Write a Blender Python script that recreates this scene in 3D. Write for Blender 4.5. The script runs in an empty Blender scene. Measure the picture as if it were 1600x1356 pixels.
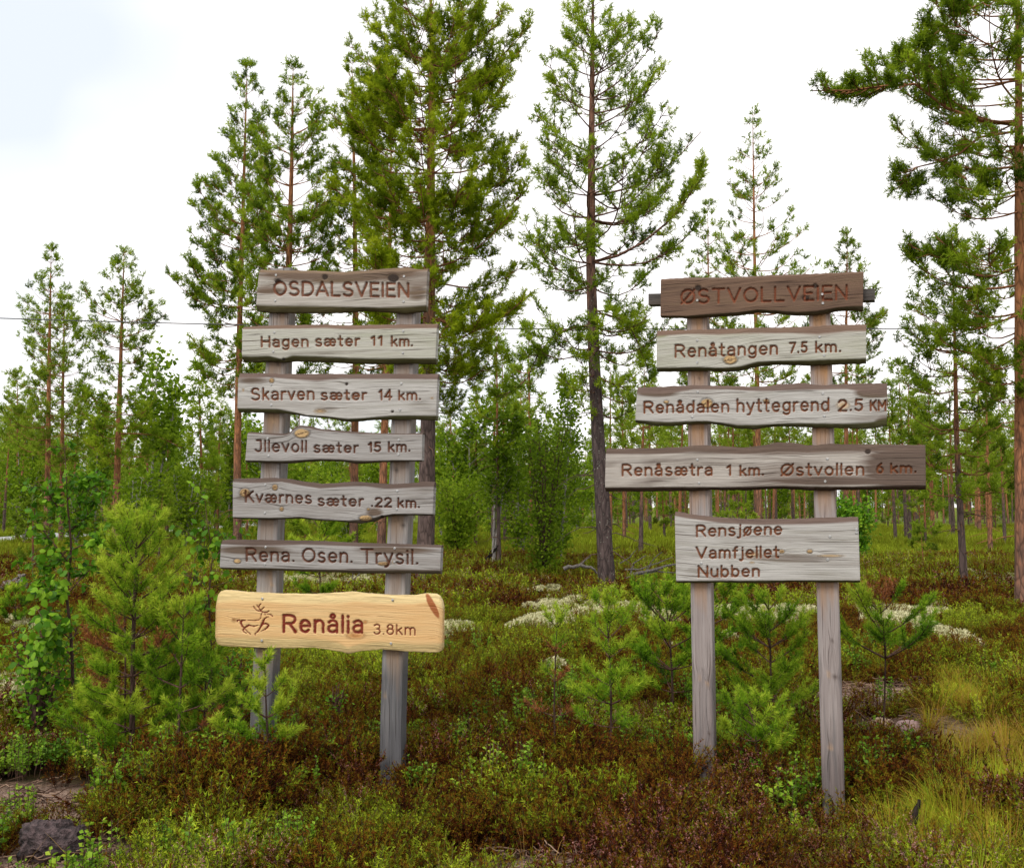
import bpy, math, random
import numpy as np
from mathutils import Vector

# ------------------------------------------------------------------ camera, world, sun, exposure
scene = bpy.context.scene
COL = scene.collection
F, CX, CY, HOR, CAMZ = 1500.0, 800.0, 678.0, 790.0, 1.6
TH = math.atan((HOR - CY) / F)
cam_data = bpy.data.cameras.new("camera")
cam = bpy.data.objects.new("camera", cam_data)
COL.objects.link(cam)
cam.location = (0, 0, CAMZ)
cam.rotation_euler = (math.radians(90) + TH, 0, 0)
cam_data.sensor_width = 36
cam_data.lens = 36 * F / 1600
cam_data.clip_end = 3000
scene.camera = cam

SKYX = 0.0
SUN_EL, SUN_AZ = math.radians(52), math.radians(205)
world = bpy.data.worlds.new("World")
scene.world = world
world.use_nodes = True
nt = world.node_tree
nt.nodes.clear()
out = nt.nodes.new("ShaderNodeOutputWorld")
bg = nt.nodes.new("ShaderNodeBackground")
sky = nt.nodes.new("ShaderNodeTexSky")
sky.sky_type = 'NISHITA'
sky.sun_disc = False
sky.sun_elevation = SUN_EL
sky.sun_rotation = SUN_AZ
tc = nt.nodes.new("ShaderNodeTexCoord")
mp = nt.nodes.new("ShaderNodeMapping")
mp.inputs['Scale'].default_value = (1, 1, 1.6)
mp.inputs['Location'].default_value = (SKYX, 0.0, 0.0)
nz = nt.nodes.new("ShaderNodeTexNoise")
nz.inputs['Scale'].default_value = 1.3
nz.inputs['Detail'].default_value = 4
ramp = nt.nodes.new("ShaderNodeValToRGB")      # cloud deck thickness -> colour
ramp.color_ramp.elements[0].position = 0.44
ramp.color_ramp.elements[0].color = (5.25, 5.6, 5.95, 1)
ramp.color_ramp.elements[1].position = 0.60
ramp.color_ramp.elements[1].color = (8.6, 8.3, 8.2, 1)
mix = nt.nodes.new("ShaderNodeMix")
mix.data_type = 'RGBA'
mix.inputs[0].default_value = 0.94
nt.links.new(tc.outputs['Generated'], mp.inputs[0])
nt.links.new(mp.outputs[0], nz.inputs['Vector'])
nt.links.new(nz.outputs[0], ramp.inputs[0])
nt.links.new(sky.outputs[0], mix.inputs[6])
nt.links.new(ramp.outputs[0], mix.inputs[7])
nt.links.new(mix.outputs[2], bg.inputs[0])
bg.inputs[1].default_value = 0.1
nt.links.new(bg.outputs[0], out.inputs[0])

sun_d = bpy.data.lights.new("sun", 'SUN')
sun_d.energy = 1.5
sun_d.angle = math.radians(25)
sun_d.color = (1.0, 0.96, 0.88)
sun = bpy.data.objects.new("sun", sun_d)
COL.objects.link(sun)
# sun stands behind the camera, a little to the left
sdir = Vector((-0.45, -0.75, 1.15)).normalized()
sun.rotation_euler = sdir.to_track_quat('Z', 'Y').to_euler()
sky.sun_elevation = math.asin(sdir.z)
sky.sun_rotation = math.atan2(sdir.x, sdir.y)
scene.view_settings.view_transform = 'Standard'
scene.view_settings.look = 'None'
scene.view_settings.gamma = 1
scene.view_settings.use_curve_mapping = False
scene.view_settings.exposure = 0.8
scene.render.engine = 'CYCLES'
scene.cycles.max_bounces = 8
scene.cycles.diffuse_bounces = 6
scene.cycles.transmission_bounces = 6
scene.cycles.transparent_max_bounces = 4

# ------------------------------------------------------------------ small maths
def ray(px, py):
    xc, yc = (px - CX) / F, (CY - py) / F
    return np.array([xc, math.cos(TH) - yc * math.sin(TH), math.sin(TH) + yc * math.cos(TH)])

def P(px, py, Y):
    d = ray(px, py)
    return np.array([0, 0, CAMZ]) + d * (Y / d[1])

_tab = np.random.RandomState(7).rand(256, 256)
def vn(x, y, s=0):
    x = np.asarray(x, float) + s * 17.3 + 1000; y = np.asarray(y, float) + s * 9.1 + 1000
    xi, yi = np.floor(x).astype(int), np.floor(y).astype(int)
    fx, fy = x - xi, y - yi
    fx = fx * fx * (3 - 2 * fx); fy = fy * fy * (3 - 2 * fy)
    a = _tab[xi % 256, yi % 256]; b = _tab[(xi + 1) % 256, yi % 256]
    c = _tab[xi % 256, (yi + 1) % 256]; d = _tab[(xi + 1) % 256, (yi + 1) % 256]
    return (a * (1 - fx) + b * fx) * (1 - fy) + (c * (1 - fx) + d * fx) * fy

def sstep(a, b, x):
    t = np.clip((np.asarray(x, float) - a) / (b - a), 0, 1)
    return t * t * (3 - 2 * t)

_PF = [(P(404, 1163, 5.85), .04), (P(609, 1210, 5.65), .06), (P(1100, 1209, 5.65), .05), (P(1303, 1255, 5.40), .14)]
def hgt(x, y):
    x = np.asarray(x, float); y = np.asarray(y, float); h = hgt0(x, y)
    for c, d in _PF:
        w = np.exp(-(((x - c[0]) / .38) ** 2 + ((y - c[1] + .25) / .6) ** 2)); h = h * (1 - w * .8) + w * (c[2] - d)
    return h
def hgt0(x, y):
    x = np.asarray(x, float); y = np.asarray(y, float)
    near = sstep(2, 6, y)
    return (0.16 * (vn(x / 1.9, y / 1.6) - .5) + 0.07 * (vn(x / .6, y / .6, 3) - .5)) * (0.5 + 0.5 * near) \
        + 0.30 * (vn(x / 9, y / 7, 5) - .5) * sstep(9, 22, y) + .13 * (vn(x / .9, y / .8, 8) ** 2 - .33) * sstep(2, 5, y) - 0.02

def G(px, py):
    d = ray(px, py)
    z = 0.0
    for _ in range(12):
        t = (z - CAMZ) / d[2]
        p = np.array([0, 0, CAMZ]) + d * t
        z = float(hgt(p[0], p[1]))
    return np.array([p[0], p[1], z])

def norm(v):
    return v / (np.linalg.norm(v, axis=-1, keepdims=True) + 1e-9)

# ------------------------------------------------------------------ mesh building
def mesh_from(name, V, Fc, attrs=None, mats=(), mi=None, smooth=False):
    """V (n,3); Fc list of arrays (k,3) or (k,4)"""
    me = bpy.data.meshes.new(name)
    V = np.asarray(V, np.float32)
    me.vertices.add(len(V)); me.vertices.foreach_set('co', V.ravel())
    loops, starts, tot, n = [], [], [], 0
    for f in Fc:
        f = np.asarray(f, np.int32)
        if len(f) == 0: continue
        k = f.shape[1]
        loops.append(f.ravel()); starts.append(n + np.arange(len(f)) * k); tot.append(np.full(len(f), k)); n += f.size
    L = np.concatenate(loops); S = np.concatenate(starts); T = np.concatenate(tot)
    me.loops.add(len(L)); me.loops.foreach_set('vertex_index', L.astype(np.int32))
    me.polygons.add(len(S)); me.polygons.foreach_set('loop_start', S.astype(np.int32))
    me.polygons.foreach_set('loop_total', T.astype(np.int32))
    if mi is not None: me.polygons.foreach_set('material_index', np.asarray(mi, np.int32))
    me.polygons.foreach_set('use_smooth', np.full(len(S), smooth))
    for k, a in (attrs or {}).items():
        a = np.asarray(a, np.float32)
        if a.ndim == 1:
            at = me.attributes.new(k, 'FLOAT', 'POINT'); at.data.foreach_set('value', a)
        else:
            at = me.attributes.new(k, 'FLOAT_VECTOR', 'POINT'); at.data.foreach_set('vector', a.ravel())
    for m in mats: me.materials.append(m)
    me.update(calc_edges=True)
    return me

ORG = {}
def props(o, label=None, cat=None, group=None, kind=None):
    if label: o['label'] = label
    if cat: o['category'] = cat
    if group: o['group'] = group
    if kind: o['kind'] = kind
    return o

def empty(name, loc, label, cat, group=None):
    o = bpy.data.objects.new(name, None); COL.objects.link(o)
    o.location = tuple(float(c) for c in loc); ORG[o.name] = np.array(loc, float)
    o.empty_display_size = 0.1
    return props(o, label, cat, group)

def put(name, me, parent=None, label=None):
    o = bpy.data.objects.new(name, me); COL.objects.link(o)
    if parent: o.parent = parent
    if label: o['label'] = label
    return o

class MB:
    """collects triangles / quads, with a 'tint' and an 'hz' value per vertex"""
    def __init__(s): s.V, s.T, s.Q, s.t, s.h, s.n = [], [], [], [], [], 0
    def add(s, V, T=None, Q=None, tint=0.5, hz=0.0):
        V = np.asarray(V, float).reshape(-1, 3); k = len(V)
        s.V.append(V)
        if T is not None and len(T): s.T.append(np.asarray(T) + s.n)
        if Q is not None and len(Q): s.Q.append(np.asarray(Q) + s.n)
        s.t.append(np.broadcast_to(np.asarray(tint, float), (k,)) if np.ndim(tint) == 0 else np.asarray(tint, float))
        s.h.append(np.broadcast_to(np.asarray(hz, float), (k,)) if np.ndim(hz) == 0 else np.asarray(hz, float))
        s.n += k
    def mesh(s, name, mat, org=(0, 0, 0), smooth=False):
        V = np.concatenate(s.V) - np.asarray(org, float)
        Fc = []
        if s.T: Fc.append(np.concatenate(s.T))
        if s.Q: Fc.append(np.concatenate(s.Q))
        return mesh_from(name, V, Fc, {'tint': np.concatenate(s.t), 'hz': np.concatenate(s.h)}, (mat,), smooth=smooth)
    def part(s, name, mat, parent, smooth=False, label=None):
        r = parent
        while r.parent: r = r.parent
        return put(name, s.mesh(name, mat, ORG[r.name], smooth), parent, label)

def tubes(mb, Pt, R, S=4, tint=0.5, hz=None, rough=0.0, rng=None, cap=True):
    """Pt (N,K,3), R (N,K): N tubes in one go"""
    Pt = np.asarray(Pt, float); R = np.asarray(R, float)
    if Pt.ndim == 2: Pt = Pt[None]; R = R[None]
    N, K, _ = Pt.shape
    T = norm(np.gradient(Pt, axis=1))
    ref = np.where(np.abs(T[..., 2:3]) > .8, np.array([1., 0, 0]), np.array([0, 0, 1.]))
    A = norm(np.cross(T, ref)); B = np.cross(T, A)
    ang = np.arange(S) * 2 * np.pi / S
    r = R[:, :, None, None]
    if rough and rng is not None:
        r = r * (1 + rough * (rng.rand(N, K, S, 1) - .5))
    V = Pt[:, :, None] + r * (np.cos(ang)[None, None, :, None] * A[:, :, None] + np.sin(ang)[None, None, :, None] * B[:, :, None])
    idx = np.arange(N * K * S).reshape(N, K, S)
    a = idx[:, :-1]; b = idx[:, 1:]
    Q = np.stack([a, np.roll(a, -1, 2), np.roll(b, -1, 2), b], -1).reshape(-1, 4)
    hv = V[..., 2].ravel() * 0 if hz is None else np.repeat(np.broadcast_to(hz, (N, K)).ravel(), S)
    tv = np.broadcast_to(np.asarray(tint, float), (N,)) if np.ndim(tint) < 2 else tint
    mb.add(V, Q=Q, tint=np.repeat(np.asarray(tv, float).ravel(), K * S), hz=hv)

def needles(mb, C, D, nl, nw, cosang, rng, tint):
    """one needle triangle per (C start, D axis)"""
    n = len(C)
    r = norm(rng.randn(n, 3)); perp = norm(np.cross(D, r))
    ca = cosang if np.ndim(cosang) else np.full(n, cosang)
    nd = norm(D * ca[:, None] + perp * np.sqrt(1 - ca ** 2)[:, None])
    w = norm(np.cross(nd, rng.randn(n, 3))) * (nw / 2)
    L = nl * (0.75 + 0.5 * rng.rand(n, 1))
    V = np.stack([C - w, C + w, C + nd * L], 1)
    mb.add(V, T=np.arange(3 * n).reshape(n, 3), tint=np.repeat(tint, 3))

def tufts(mb, Pn, D, size, M, nw, rng, tint):
    """M needles on a short shoot at each point"""
    n = len(Pn)
    s = rng.rand(n, M, 1) * 0.8
    C = (Pn[:, None] + D[:, None] * s * size[:, None, None]).reshape(-1, 3)
    DD = np.repeat(D, M, 0)
    needles(mb, C, DD, np.repeat(size, M)[:, None] * .5, nw, 0.45 + 0.4 * rng.rand(n * M), rng, np.repeat(tint, M))

def brush(mb, Pt, dens, nl, nw, rng, tint, t0=0.25, cosang=0.55):
    """needles all along polylines Pt (N,K,3), from t0 to the tip"""
    Pt = np.asarray(Pt, float); N, K, _ = Pt.shape
    seg = np.linalg.norm(np.diff(Pt, axis=1), axis=2).sum(1)
    cnt = np.maximum(4, (seg * dens * (1 - t0)).astype(int))
    idx = np.repeat(np.arange(N), cnt)
    t = t0 + (1 - t0) * rng.rand(len(idx))
    u = t * (K - 1); i = np.minimum(u.astype(int), K - 2); f = (u - i)[:, None]
    a = Pt[idx, i]; b = Pt[idx, i + 1]
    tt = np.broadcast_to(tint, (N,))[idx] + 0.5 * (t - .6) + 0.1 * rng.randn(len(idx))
    needles(mb, a * (1 - f) + b * f, norm(b - a), nl, nw, np.clip(cosang + .35 * (t - .6) + .12 * rng.randn(len(idx)), .1, .95), rng, tt)

# ------------------------------------------------------------------ materials
def new_mat(name):
    m = bpy.data.materials.new(name); m.use_nodes = True
    n = m.node_tree; n.nodes.clear()
    return m, n
def N(n, t, **k):
    x = n.nodes.new(t)
    for a, b in k.items():
        if a in x.inputs.keys(): x.inputs[a].default_value = b
        else: setattr(x, a, b)
    return x
def ramp_node(n, stops):
    r = n.nodes.new("ShaderNodeValToRGB"); e = r.color_ramp.elements
    while len(e) < len(stops): e.new(0.5)
    for i, (p, c) in enumerate(stops): e[i].position = p; e[i].color = (*c, 1)
    return r
def attr(n, name, kind='GEOMETRY'):
    a = n.nodes.new("ShaderNodeAttribute"); a.attribute_name = name; a.attribute_type = kind; return a
def mth(n, op, a, b=None, c=None, clamp=False):
    m = n.nodes.new("ShaderNodeMath"); m.operation = op; m.use_clamp = clamp
    for i, v in enumerate((a, b, c)):
        if v is None: continue
        if isinstance(v, (int, float)): m.inputs[i].default_value = v
        else: n.links.new(v, m.inputs[i])
    return m.outputs[0]
def mixc(n, f, a, b, mode='MIX'):
    m = n.nodes.new("ShaderNodeMix"); m.data_type = 'RGBA'; m.blend_type = mode
    for i, v in ((0, f), (6, a), (7, b)):
        if isinstance(v, tuple): m.inputs[i].default_value = (*v, 1)
        elif isinstance(v, (int, float)): m.inputs[i].default_value = v
        else: n.links.new(v, m.inputs[i])
    return m.outputs[2]

def leaf_mat(name, stops, transl=0.35, rough=0.6, spec=0.2, inst=None, objvar=0.0):
    m, n = new_mat(name)
    t = attr(n, 'tint').outputs['Fac']
    if inst is not None:
        a = attr(n, inst, 'INSTANCER').outputs['Fac']
        t = mth(n, 'SUBTRACT', mth(n, 'ADD', mth(n, 'MULTIPLY', t, 0.85), mth(n, 'MULTIPLY', a, 0.6)), 0.235)
    if objvar:
        oi = n.nodes.new("ShaderNodeObjectInfo")
        t = mth(n, 'ADD', t, mth(n, 'MULTIPLY', mth(n, 'SUBTRACT', oi.outputs['Random'], .5), objvar))
    r = ramp_node(n, stops); n.links.new(t, r.inputs[0])
    p = N(n, "ShaderNodeBsdfPrincipled", Roughness=rough)
    p.inputs['Specular IOR Level'].default_value = spec
    n.links.new(r.outputs[0], p.inputs['Base Color'])
    tr = n.nodes.new("ShaderNodeBsdfTranslucent"); n.links.new(r.outputs[0], tr.inputs[0])
    mx = n.nodes.new("ShaderNodeMixShader"); mx.inputs[0].default_value = transl
    n.links.new(p.outputs[0], mx.inputs[1]); n.links.new(tr.outputs[0], mx.inputs[2])
    o = n.nodes.new("ShaderNodeOutputMaterial"); n.links.new(mx.outputs[0], o.inputs[0])
    return m

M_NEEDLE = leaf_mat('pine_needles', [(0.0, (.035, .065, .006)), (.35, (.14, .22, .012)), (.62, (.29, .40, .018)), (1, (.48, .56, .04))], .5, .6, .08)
M_NEEDLE_O = leaf_mat('pine_needles_olive', [(0.0, (.040, .065, .005)), (.35, (.15, .22, .008)), (.62, (.32, .41, .012)), (1, (.52, .58, .03))], .5, .6, .08)
M_NEEDLE_D = leaf_mat('pine_needles_dark', [(0.0, (.028, .050, .008)), (.35, (.085, .145, .014)), (.65, (.16, .25, .018)), (1, (.28, .38, .03))], .4, .6, .1)
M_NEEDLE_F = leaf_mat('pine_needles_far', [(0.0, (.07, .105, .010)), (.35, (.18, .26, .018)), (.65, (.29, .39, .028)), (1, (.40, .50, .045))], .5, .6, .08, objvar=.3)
M_SAP = leaf_mat('sapling_needles', [(0.0, (.025, .07, .005)), (.35, (.11, .24, .010)), (.65, (.25, .42, .018)), (1, (.50, .60, .05))], .45, .6, .12)
M_RUST = leaf_mat('dead_needles', [(0, (.16, .05, .015)), (.5, (.30, .10, .03)), (1, (.45, .18, .06))], .25)
M_BIRCH = leaf_mat('birch_leaves', [(0, (.025, .085, .006)), (.4, (.10, .25, .010)), (.7, (.22, .41, .02)), (1, (.42, .56, .04))], .45, .45, .15)
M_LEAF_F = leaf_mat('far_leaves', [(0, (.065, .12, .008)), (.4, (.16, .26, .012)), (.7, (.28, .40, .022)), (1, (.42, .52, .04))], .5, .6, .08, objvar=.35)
M_HEATH = leaf_mat('heather_green', [(0, (.018, .005, .003)), (.22, (.085, .018, .006)), (.38, (.175, .058, .008)), (.52, (.215, .140, .009)), (.68, (.165, .205, .011)), (.85, (.24, .33, .016)), (1, (.46, .54, .035))], .3, .8, .06, inst='itint')
M_FLOWER = leaf_mat('heather_flowers', [(0, (.22, .06, .045)), (.5, (.44, .20, .17)), (1, (.60, .36, .29))], .3, .7, .1, inst='itint')
M_LINGON = leaf_mat('lingonberry_leaves', [(0, (.05, .12, .010)), (.4, (.14, .28, .015)), (.7, (.28, .44, .03)), (1, (.50, .52, .04))], .35, .45, .15, inst='itint')
M_GRASS = leaf_mat('grass_blades', [(0, (.42, .27, .10)), (.3, (.46, .26, .04)), (.5, (.42, .36, .025)), (.72, (.32, .42, .02)), (1, (.28, .42, .04))], .4, .7, .08, inst='itint')
M_TURF = leaf_mat('forest_turf', [(0, (.12, .09, .012)), (.4, (.19, .20, .014)), (.7, (.25, .32, .018)), (1, (.38, .44, .035))], .35, .8, .05, inst='itint')
M_LICHEN = leaf_mat('reindeer_lichen', [(0, (.24, .22, .10)), (.5, (.50, .47, .26)), (1, (.76, .73, .48))], .1, .95, .05, inst='itint')
M_DEBRIS = leaf_mat('debris', [(0, (.03, .018, .012)), (.5, (.12, .07, .05)), (1, (.30, .20, .14))], .0, .95, .05, inst='itint')

def bark_mat(name, low, up, z0, z1, scale=1.0, lichen=0.0):
    m, n = new_mat(name)
    g = n.nodes.new("ShaderNodeTexCoord")
    mp = N(n, "ShaderNodeMapping"); mp.inputs['Scale'].default_value = (9 * scale, 9 * scale, 2.2 * scale)
    n.links.new(g.outputs['Object'], mp.inputs[0])
    vo = N(n, "ShaderNodeTexVoronoi", Scale=1.6); vo.feature = 'DISTANCE_TO_EDGE'
    no = N(n, "ShaderNodeTexNoise", Scale=2.0, Detail=6.0)
    n.links.new(mp.outputs[0], vo.inputs['Vector']); n.links.new(mp.outputs[0], no.inputs['Vector'])
    h = attr(n, 'hz').outputs['Fac']
    hh = mth(n, 'ADD', h, mth(n, 'MULTIPLY', mth(n, 'SUBTRACT', no.outputs[0], .5), .35))
    mr = n.nodes.new("ShaderNodeMapRange"); mr.inputs[1].default_value = z0; mr.inputs[2].default_value = z1
    n.links.new(hh, mr.inputs[0])
    c = mixc(n, mr.outputs[0], low, up)
    cr = ramp_node(n, [(0, (.35, .35, .35)), (.12, (1, 1, 1))]); n.links.new(vo.outputs['Distance'], cr.inputs[0])
    c = mixc(n, 0.75, c, cr.outputs[0], 'MULTIPLY')
    nr = ramp_node(n, [(.3, (.6, .6, .6)), (.7, (1.35, 1.3, 1.3))]); n.links.new(no.outputs[0], nr.inputs[0])
    c = mixc(n, 1.0, c, nr.outputs[0], 'MULTIPLY')
    if lichen:
        ln = N(n, "ShaderNodeTexNoise", Scale=34.0, Detail=5.0); n.links.new(g.outputs['Object'], ln.inputs['Vector'])
        lr = ramp_node(n, [(.63, (0, 0, 0)), (.70, (1, 1, 1))]); n.links.new(ln.outputs[0], lr.inputs[0])
        c = mixc(n, mth(n, 'MULTIPLY', lr.outputs[0], lichen), c, (.30, .31, .25))
    p = N(n, "ShaderNodeBsdfPrincipled", Roughness=.9); p.inputs['Specular IOR Level'].default_value = .15
    n.links.new(c, p.inputs['Base Color'])
    b = N(n, "ShaderNodeBump", Strength=.8, Distance=.02); n.links.new(vo.outputs['Distance'], b.inputs['Height'])
    n.links.new(b.outputs[0], p.inputs['Normal'])
    o = n.nodes.new("ShaderNodeOutputMaterial"); n.links.new(p.outputs[0], o.inputs[0])
    return m
M_BARK = bark_mat('pine_bark', (.12, .085, .075), (.30, .13, .06), .30, .55)
M_BARK_ORANGE = bark_mat('pine_bark_orange', (.17, .10, .075), (.34, .15, .07), .05, .28)
M_BARK_DARK = bark_mat('pine_bark_dark', (.085, .062, .058), (.17, .085, .055), .30, .62, lichen=.8)
M_TWIG = bark_mat('twig_bark', (.075, .045, .035), (.13, .07, .05), .2, .8, 2)
M_BIRCHBARK = bark_mat('birch_bark', (.38, .35, .32), (.50, .46, .42), .2, .8, 2)
M_DEADWOOD = bark_mat('grey_deadwood', (.16, .145, .13), (.22, .20, .18), .2, .8, 3)
M_BLACKWOOD = bark_mat('burnt_wood', (.025, .018, .015), (.04, .03, .025), .2, .8, 3)

def wood_mat(name, light, dark, top, bot, groove, streak=.5, stain=.5, staincol=(.13, .09, .065), rough=.75, knot_l=(.52, .34, .16), knot_d=(.035, .022, .016), check=.85, fresh=(.55, .30, .12)):
    m, n = new_mat(name)
    gc = attr(n, 'gc').outputs['Vector']
    def noise(sx, sy, sc, det, dist=0.0):
        mp = N(n, "ShaderNodeMapping"); mp.inputs['Scale'].default_value = (sx, sy, 1)
        n.links.new(gc, mp.inputs[0])
        x = N(n, "ShaderNodeTexNoise", Scale=sc, Detail=det, Distortion=dist); n.links.new(mp.outputs[0], x.inputs['Vector'])
        return x.outputs[0]
    fine = noise(3, 190, 1.0, 6, .15)
    med = noise(1.3, 34, 1.0, 5, .35)
    big = noise(1.6, 9, 1.0, 3, .6)
    r = ramp_node(n, [(.25, dark), (.62, light)]); n.links.new(mth(n, 'ADD', mth(n, 'MULTIPLY', fine, .5), mth(n, 'MULTIPLY', med, .5)), r.inputs[0])
    c = r.outputs[0]
    sr = ramp_node(n, [(.50, (0, 0, 0)), (.72, (1, 1, 1))]); n.links.new(big, sr.inputs[0])
    c = mixc(n, mth(n, 'MULTIPLY', sr.outputs[0], stain), c, staincol)
    dk = attr(n, 'drk').outputs['Fac']
    c = mixc(n, mth(n, 'MULTIPLY', mth(n, 'SUBTRACT', mth(n, 'ADD', dk, mth(n, 'MULTIPLY', med, .9)), .62), 2.5, clamp=True), c, mixc(n, fine, tuple(v * .7 for v in staincol), tuple(v * 1.35 for v in staincol)))
    # hairline drying checks
    ck = ramp_node(n, [(.33, (.30, .26, .23)), (.39, (1, 1, 1))]); n.links.new(noise(2.2, 105, 1.0, 3), ck.inputs[0])
    c = mixc(n, check, c, ck.outputs[0], 'MULTIPLY')
    bd = attr(n, 'band').outputs['Fac']
    brk = mth(n, 'MULTIPLY', mth(n, 'SUBTRACT', med, .5), .6)
    tmask = mth(n, 'MULTIPLY', mth(n, 'ADD', bd, mth(n, 'MULTIPLY', brk, .8)), 3.0, clamp=True)
    bmask = mth(n, 'MULTIPLY', mth(n, 'ADD', mth(n, 'MULTIPLY', bd, -1.0), mth(n, 'MULTIPLY', brk, .8)), 3.0, clamp=True)
    tt = mixc(n, 1.0, top, mixc(n, .8, (1, 1, 1), ramp_like(n, fine, .35, .62), 'MULTIPLY'), 'MULTIPLY')
    bb = mixc(n, 1.0, bot, mixc(n, .8, (1, 1, 1), ramp_like(n, fine, .35, .62), 'MULTIPLY'), 'MULTIPLY')
    c = mixc(n, tmask, c, tt)
    c = mixc(n, bmask, c, bb)
    kl = attr(n, 'knl').outputs['Fac']; kd = attr(n, 'knd').outputs['Fac']; fr = attr(n, 'fresh').outputs['Fac']
    ringc = mixc(n, 1.0, knot_l, ramp_like(n, noise(1, 130, 1, 2), .42, .5), 'MULTIPLY')
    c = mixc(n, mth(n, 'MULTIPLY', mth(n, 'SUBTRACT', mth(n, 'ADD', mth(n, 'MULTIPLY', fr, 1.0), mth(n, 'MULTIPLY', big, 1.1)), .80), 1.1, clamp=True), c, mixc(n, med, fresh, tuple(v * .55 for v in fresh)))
    c = mixc(n, kl, c, ringc); c = mixc(n, kd, c, knot_d)
    gr = attr(n, 'groove').outputs['Fac']
    gvar = mixc(n, ramp_like(n, fine, .4, .6), tuple(x * .45 for x in groove), groove)
    c = mixc(n, mth(n, 'MULTIPLY', gr, mth(n, 'ADD', mth(n, 'MULTIPLY', med, .5), .78), clamp=True), c, gvar)
    p = N(n, "ShaderNodeBsdfPrincipled", Roughness=rough); p.inputs['Specular IOR Level'].default_value = .25
    n.links.new(c, p.inputs['Base Color'])
    b = N(n, "ShaderNodeBump", Strength=.8, Distance=.004)
    n.links.new(mth(n, 'ADD', mth(n, 'ADD', fine, mth(n, 'MULTIPLY', noise(6, 420, 1.0, 3), .7)), mth(n, 'MULTIPLY', ck.outputs[0], .8)), b.inputs['Height']); n.links.new(b.outputs[0], p.inputs['Normal'])
    o = n.nodes.new("ShaderNodeOutputMaterial"); n.links.new(p.outputs[0], o.inputs[0])
    return m
def ramp_like(n, src, a, b):
    r = ramp_node(n, [(a, (.55, .52, .50)), (b, (1, 1, 1))]); n.links.new(src, r.inputs[0]); return r.outputs[0]

GRV = (.22, .075, .03)
W_GREY = wood_mat('weathered_wood', (.58, .555, .52), (.26, .23, .205), (.15, .10, .08), (.13, .12, .05), GRV, stain=.4)
W_GREY2 = wood_mat('weathered_wood_cool', (.46, .435, .415), (.19, .165, .15), (.105, .070, .055), (.14, .11, .08), (.14, .05, .025), stain=.35)
W_TAN = wood_mat('weathered_wood_tan', (.56, .52, .47), (.24, .195, .15), (.19, .125, .075), (.11, .09, .035), (.22, .085, .045), stain=.85, staincol=(.15, .10, .07))
W_BROWN = wood_mat('brown_weathered_wood', (.21, .125, .08), (.075, .043, .03), (.15, .09, .06), (.10, .075, .035), (.24, .075, .035), stain=.7, staincol=(.085, .05, .035))
W_MIXED = wood_mat('half_brown_wood', (.56, .51, .46), (.22, .175, .14), (.12, .08, .06), (.07, .04, .025), GRV, stain=.85, staincol=(.13, .09, .07))
W_GREEN = wood_mat('algae_tinted_wood', (.58, .56, .50), (.28, .26, .19), (.19, .12, .085), (.085, .075, .025), GRV, stain=.4, staincol=(.27, .29, .16))
W_NEW = wood_mat('fresh_pine_wood', (.76, .49, .23), (.64, .37, .15), (.80, .60, .29), (.80, .59, .28), (.20, .018, .006), stain=.3, staincol=(.70, .36, .12), rough=.42, knot_l=(.42, .16, .04), knot_d=(.34, .105, .03), check=.05)
W_POST = wood_mat('post_wood', (.37, .345, .335), (.15, .135, .13), (.2, .2, .2), (.2, .2, .2), GRV, stain=.4, staincol=(.105, .10, .105), fresh=(.34, .21, .12), knot_l=(.42, .28, .16), knot_d=(.05, .035, .03))
W_POST_R = wood_mat('post_wood_right', (.42, .36, .34), (.19, .15, .14), (.2, .2, .2), (.2, .2, .2), GRV, stain=.4, staincol=(.155, .12, .115), fresh=(.52, .27, .11), knot_l=(.60, .38, .22), knot_d=(.08, .05, .04))

def simple_mat(name, col, rough=.7, metal=0.0, nscale=20, var=.3, bump=0.0):
    m, n = new_mat(name)
    g = n.nodes.new("ShaderNodeTexCoord"); no = N(n, "ShaderNodeTexNoise", Scale=float(nscale), Detail=5.0)
    n.links.new(g.outputs['Object'], no.inputs['Vector'])
    r = ramp_node(n, [(.3, tuple(c * (1 - var) for c in col)), (.7, tuple(c * (1 + var) for c in col))]); n.links.new(no.outputs[0], r.inputs[0])
    p = N(n, "ShaderNodeBsdfPrincipled", Roughness=rough, Metallic=metal)
    n.links.new(r.outputs[0], p.inputs['Base Color'])
    if bump:
        b = N(n, "ShaderNodeBump", Strength=1.0, Distance=bump); n.links.new(no.outputs[0], b.inputs['Height']); n.links.new(b.outputs[0], p.inputs['Normal'])
    o = n.nodes.new("ShaderNodeOutputMaterial"); n.links.new(p.outputs[0], o.inputs[0])
    return m
M_SCREW = simple_mat('screw_metal', (.42, .41, .40), .5, .5, 200, .4)
M_CABLE = simple_mat('cable_black', (.06, .06, .065), .6)
M_STONE = simple_mat('pink_stone', (.42, .27, .25), .9, 0, 9, .35, .02)
M_STONE2 = simple_mat('tan_stone', (.40, .27, .18), .9, 0, 9, .35, .02)
M_ROCK = simple_mat('dark_rock', (.075, .05, .05), .98, 0, 30, .85, .06)
M_ROAD = simple_mat('gravel_road', (.36, .355, .35), .9, 0, 6, .15)

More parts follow.
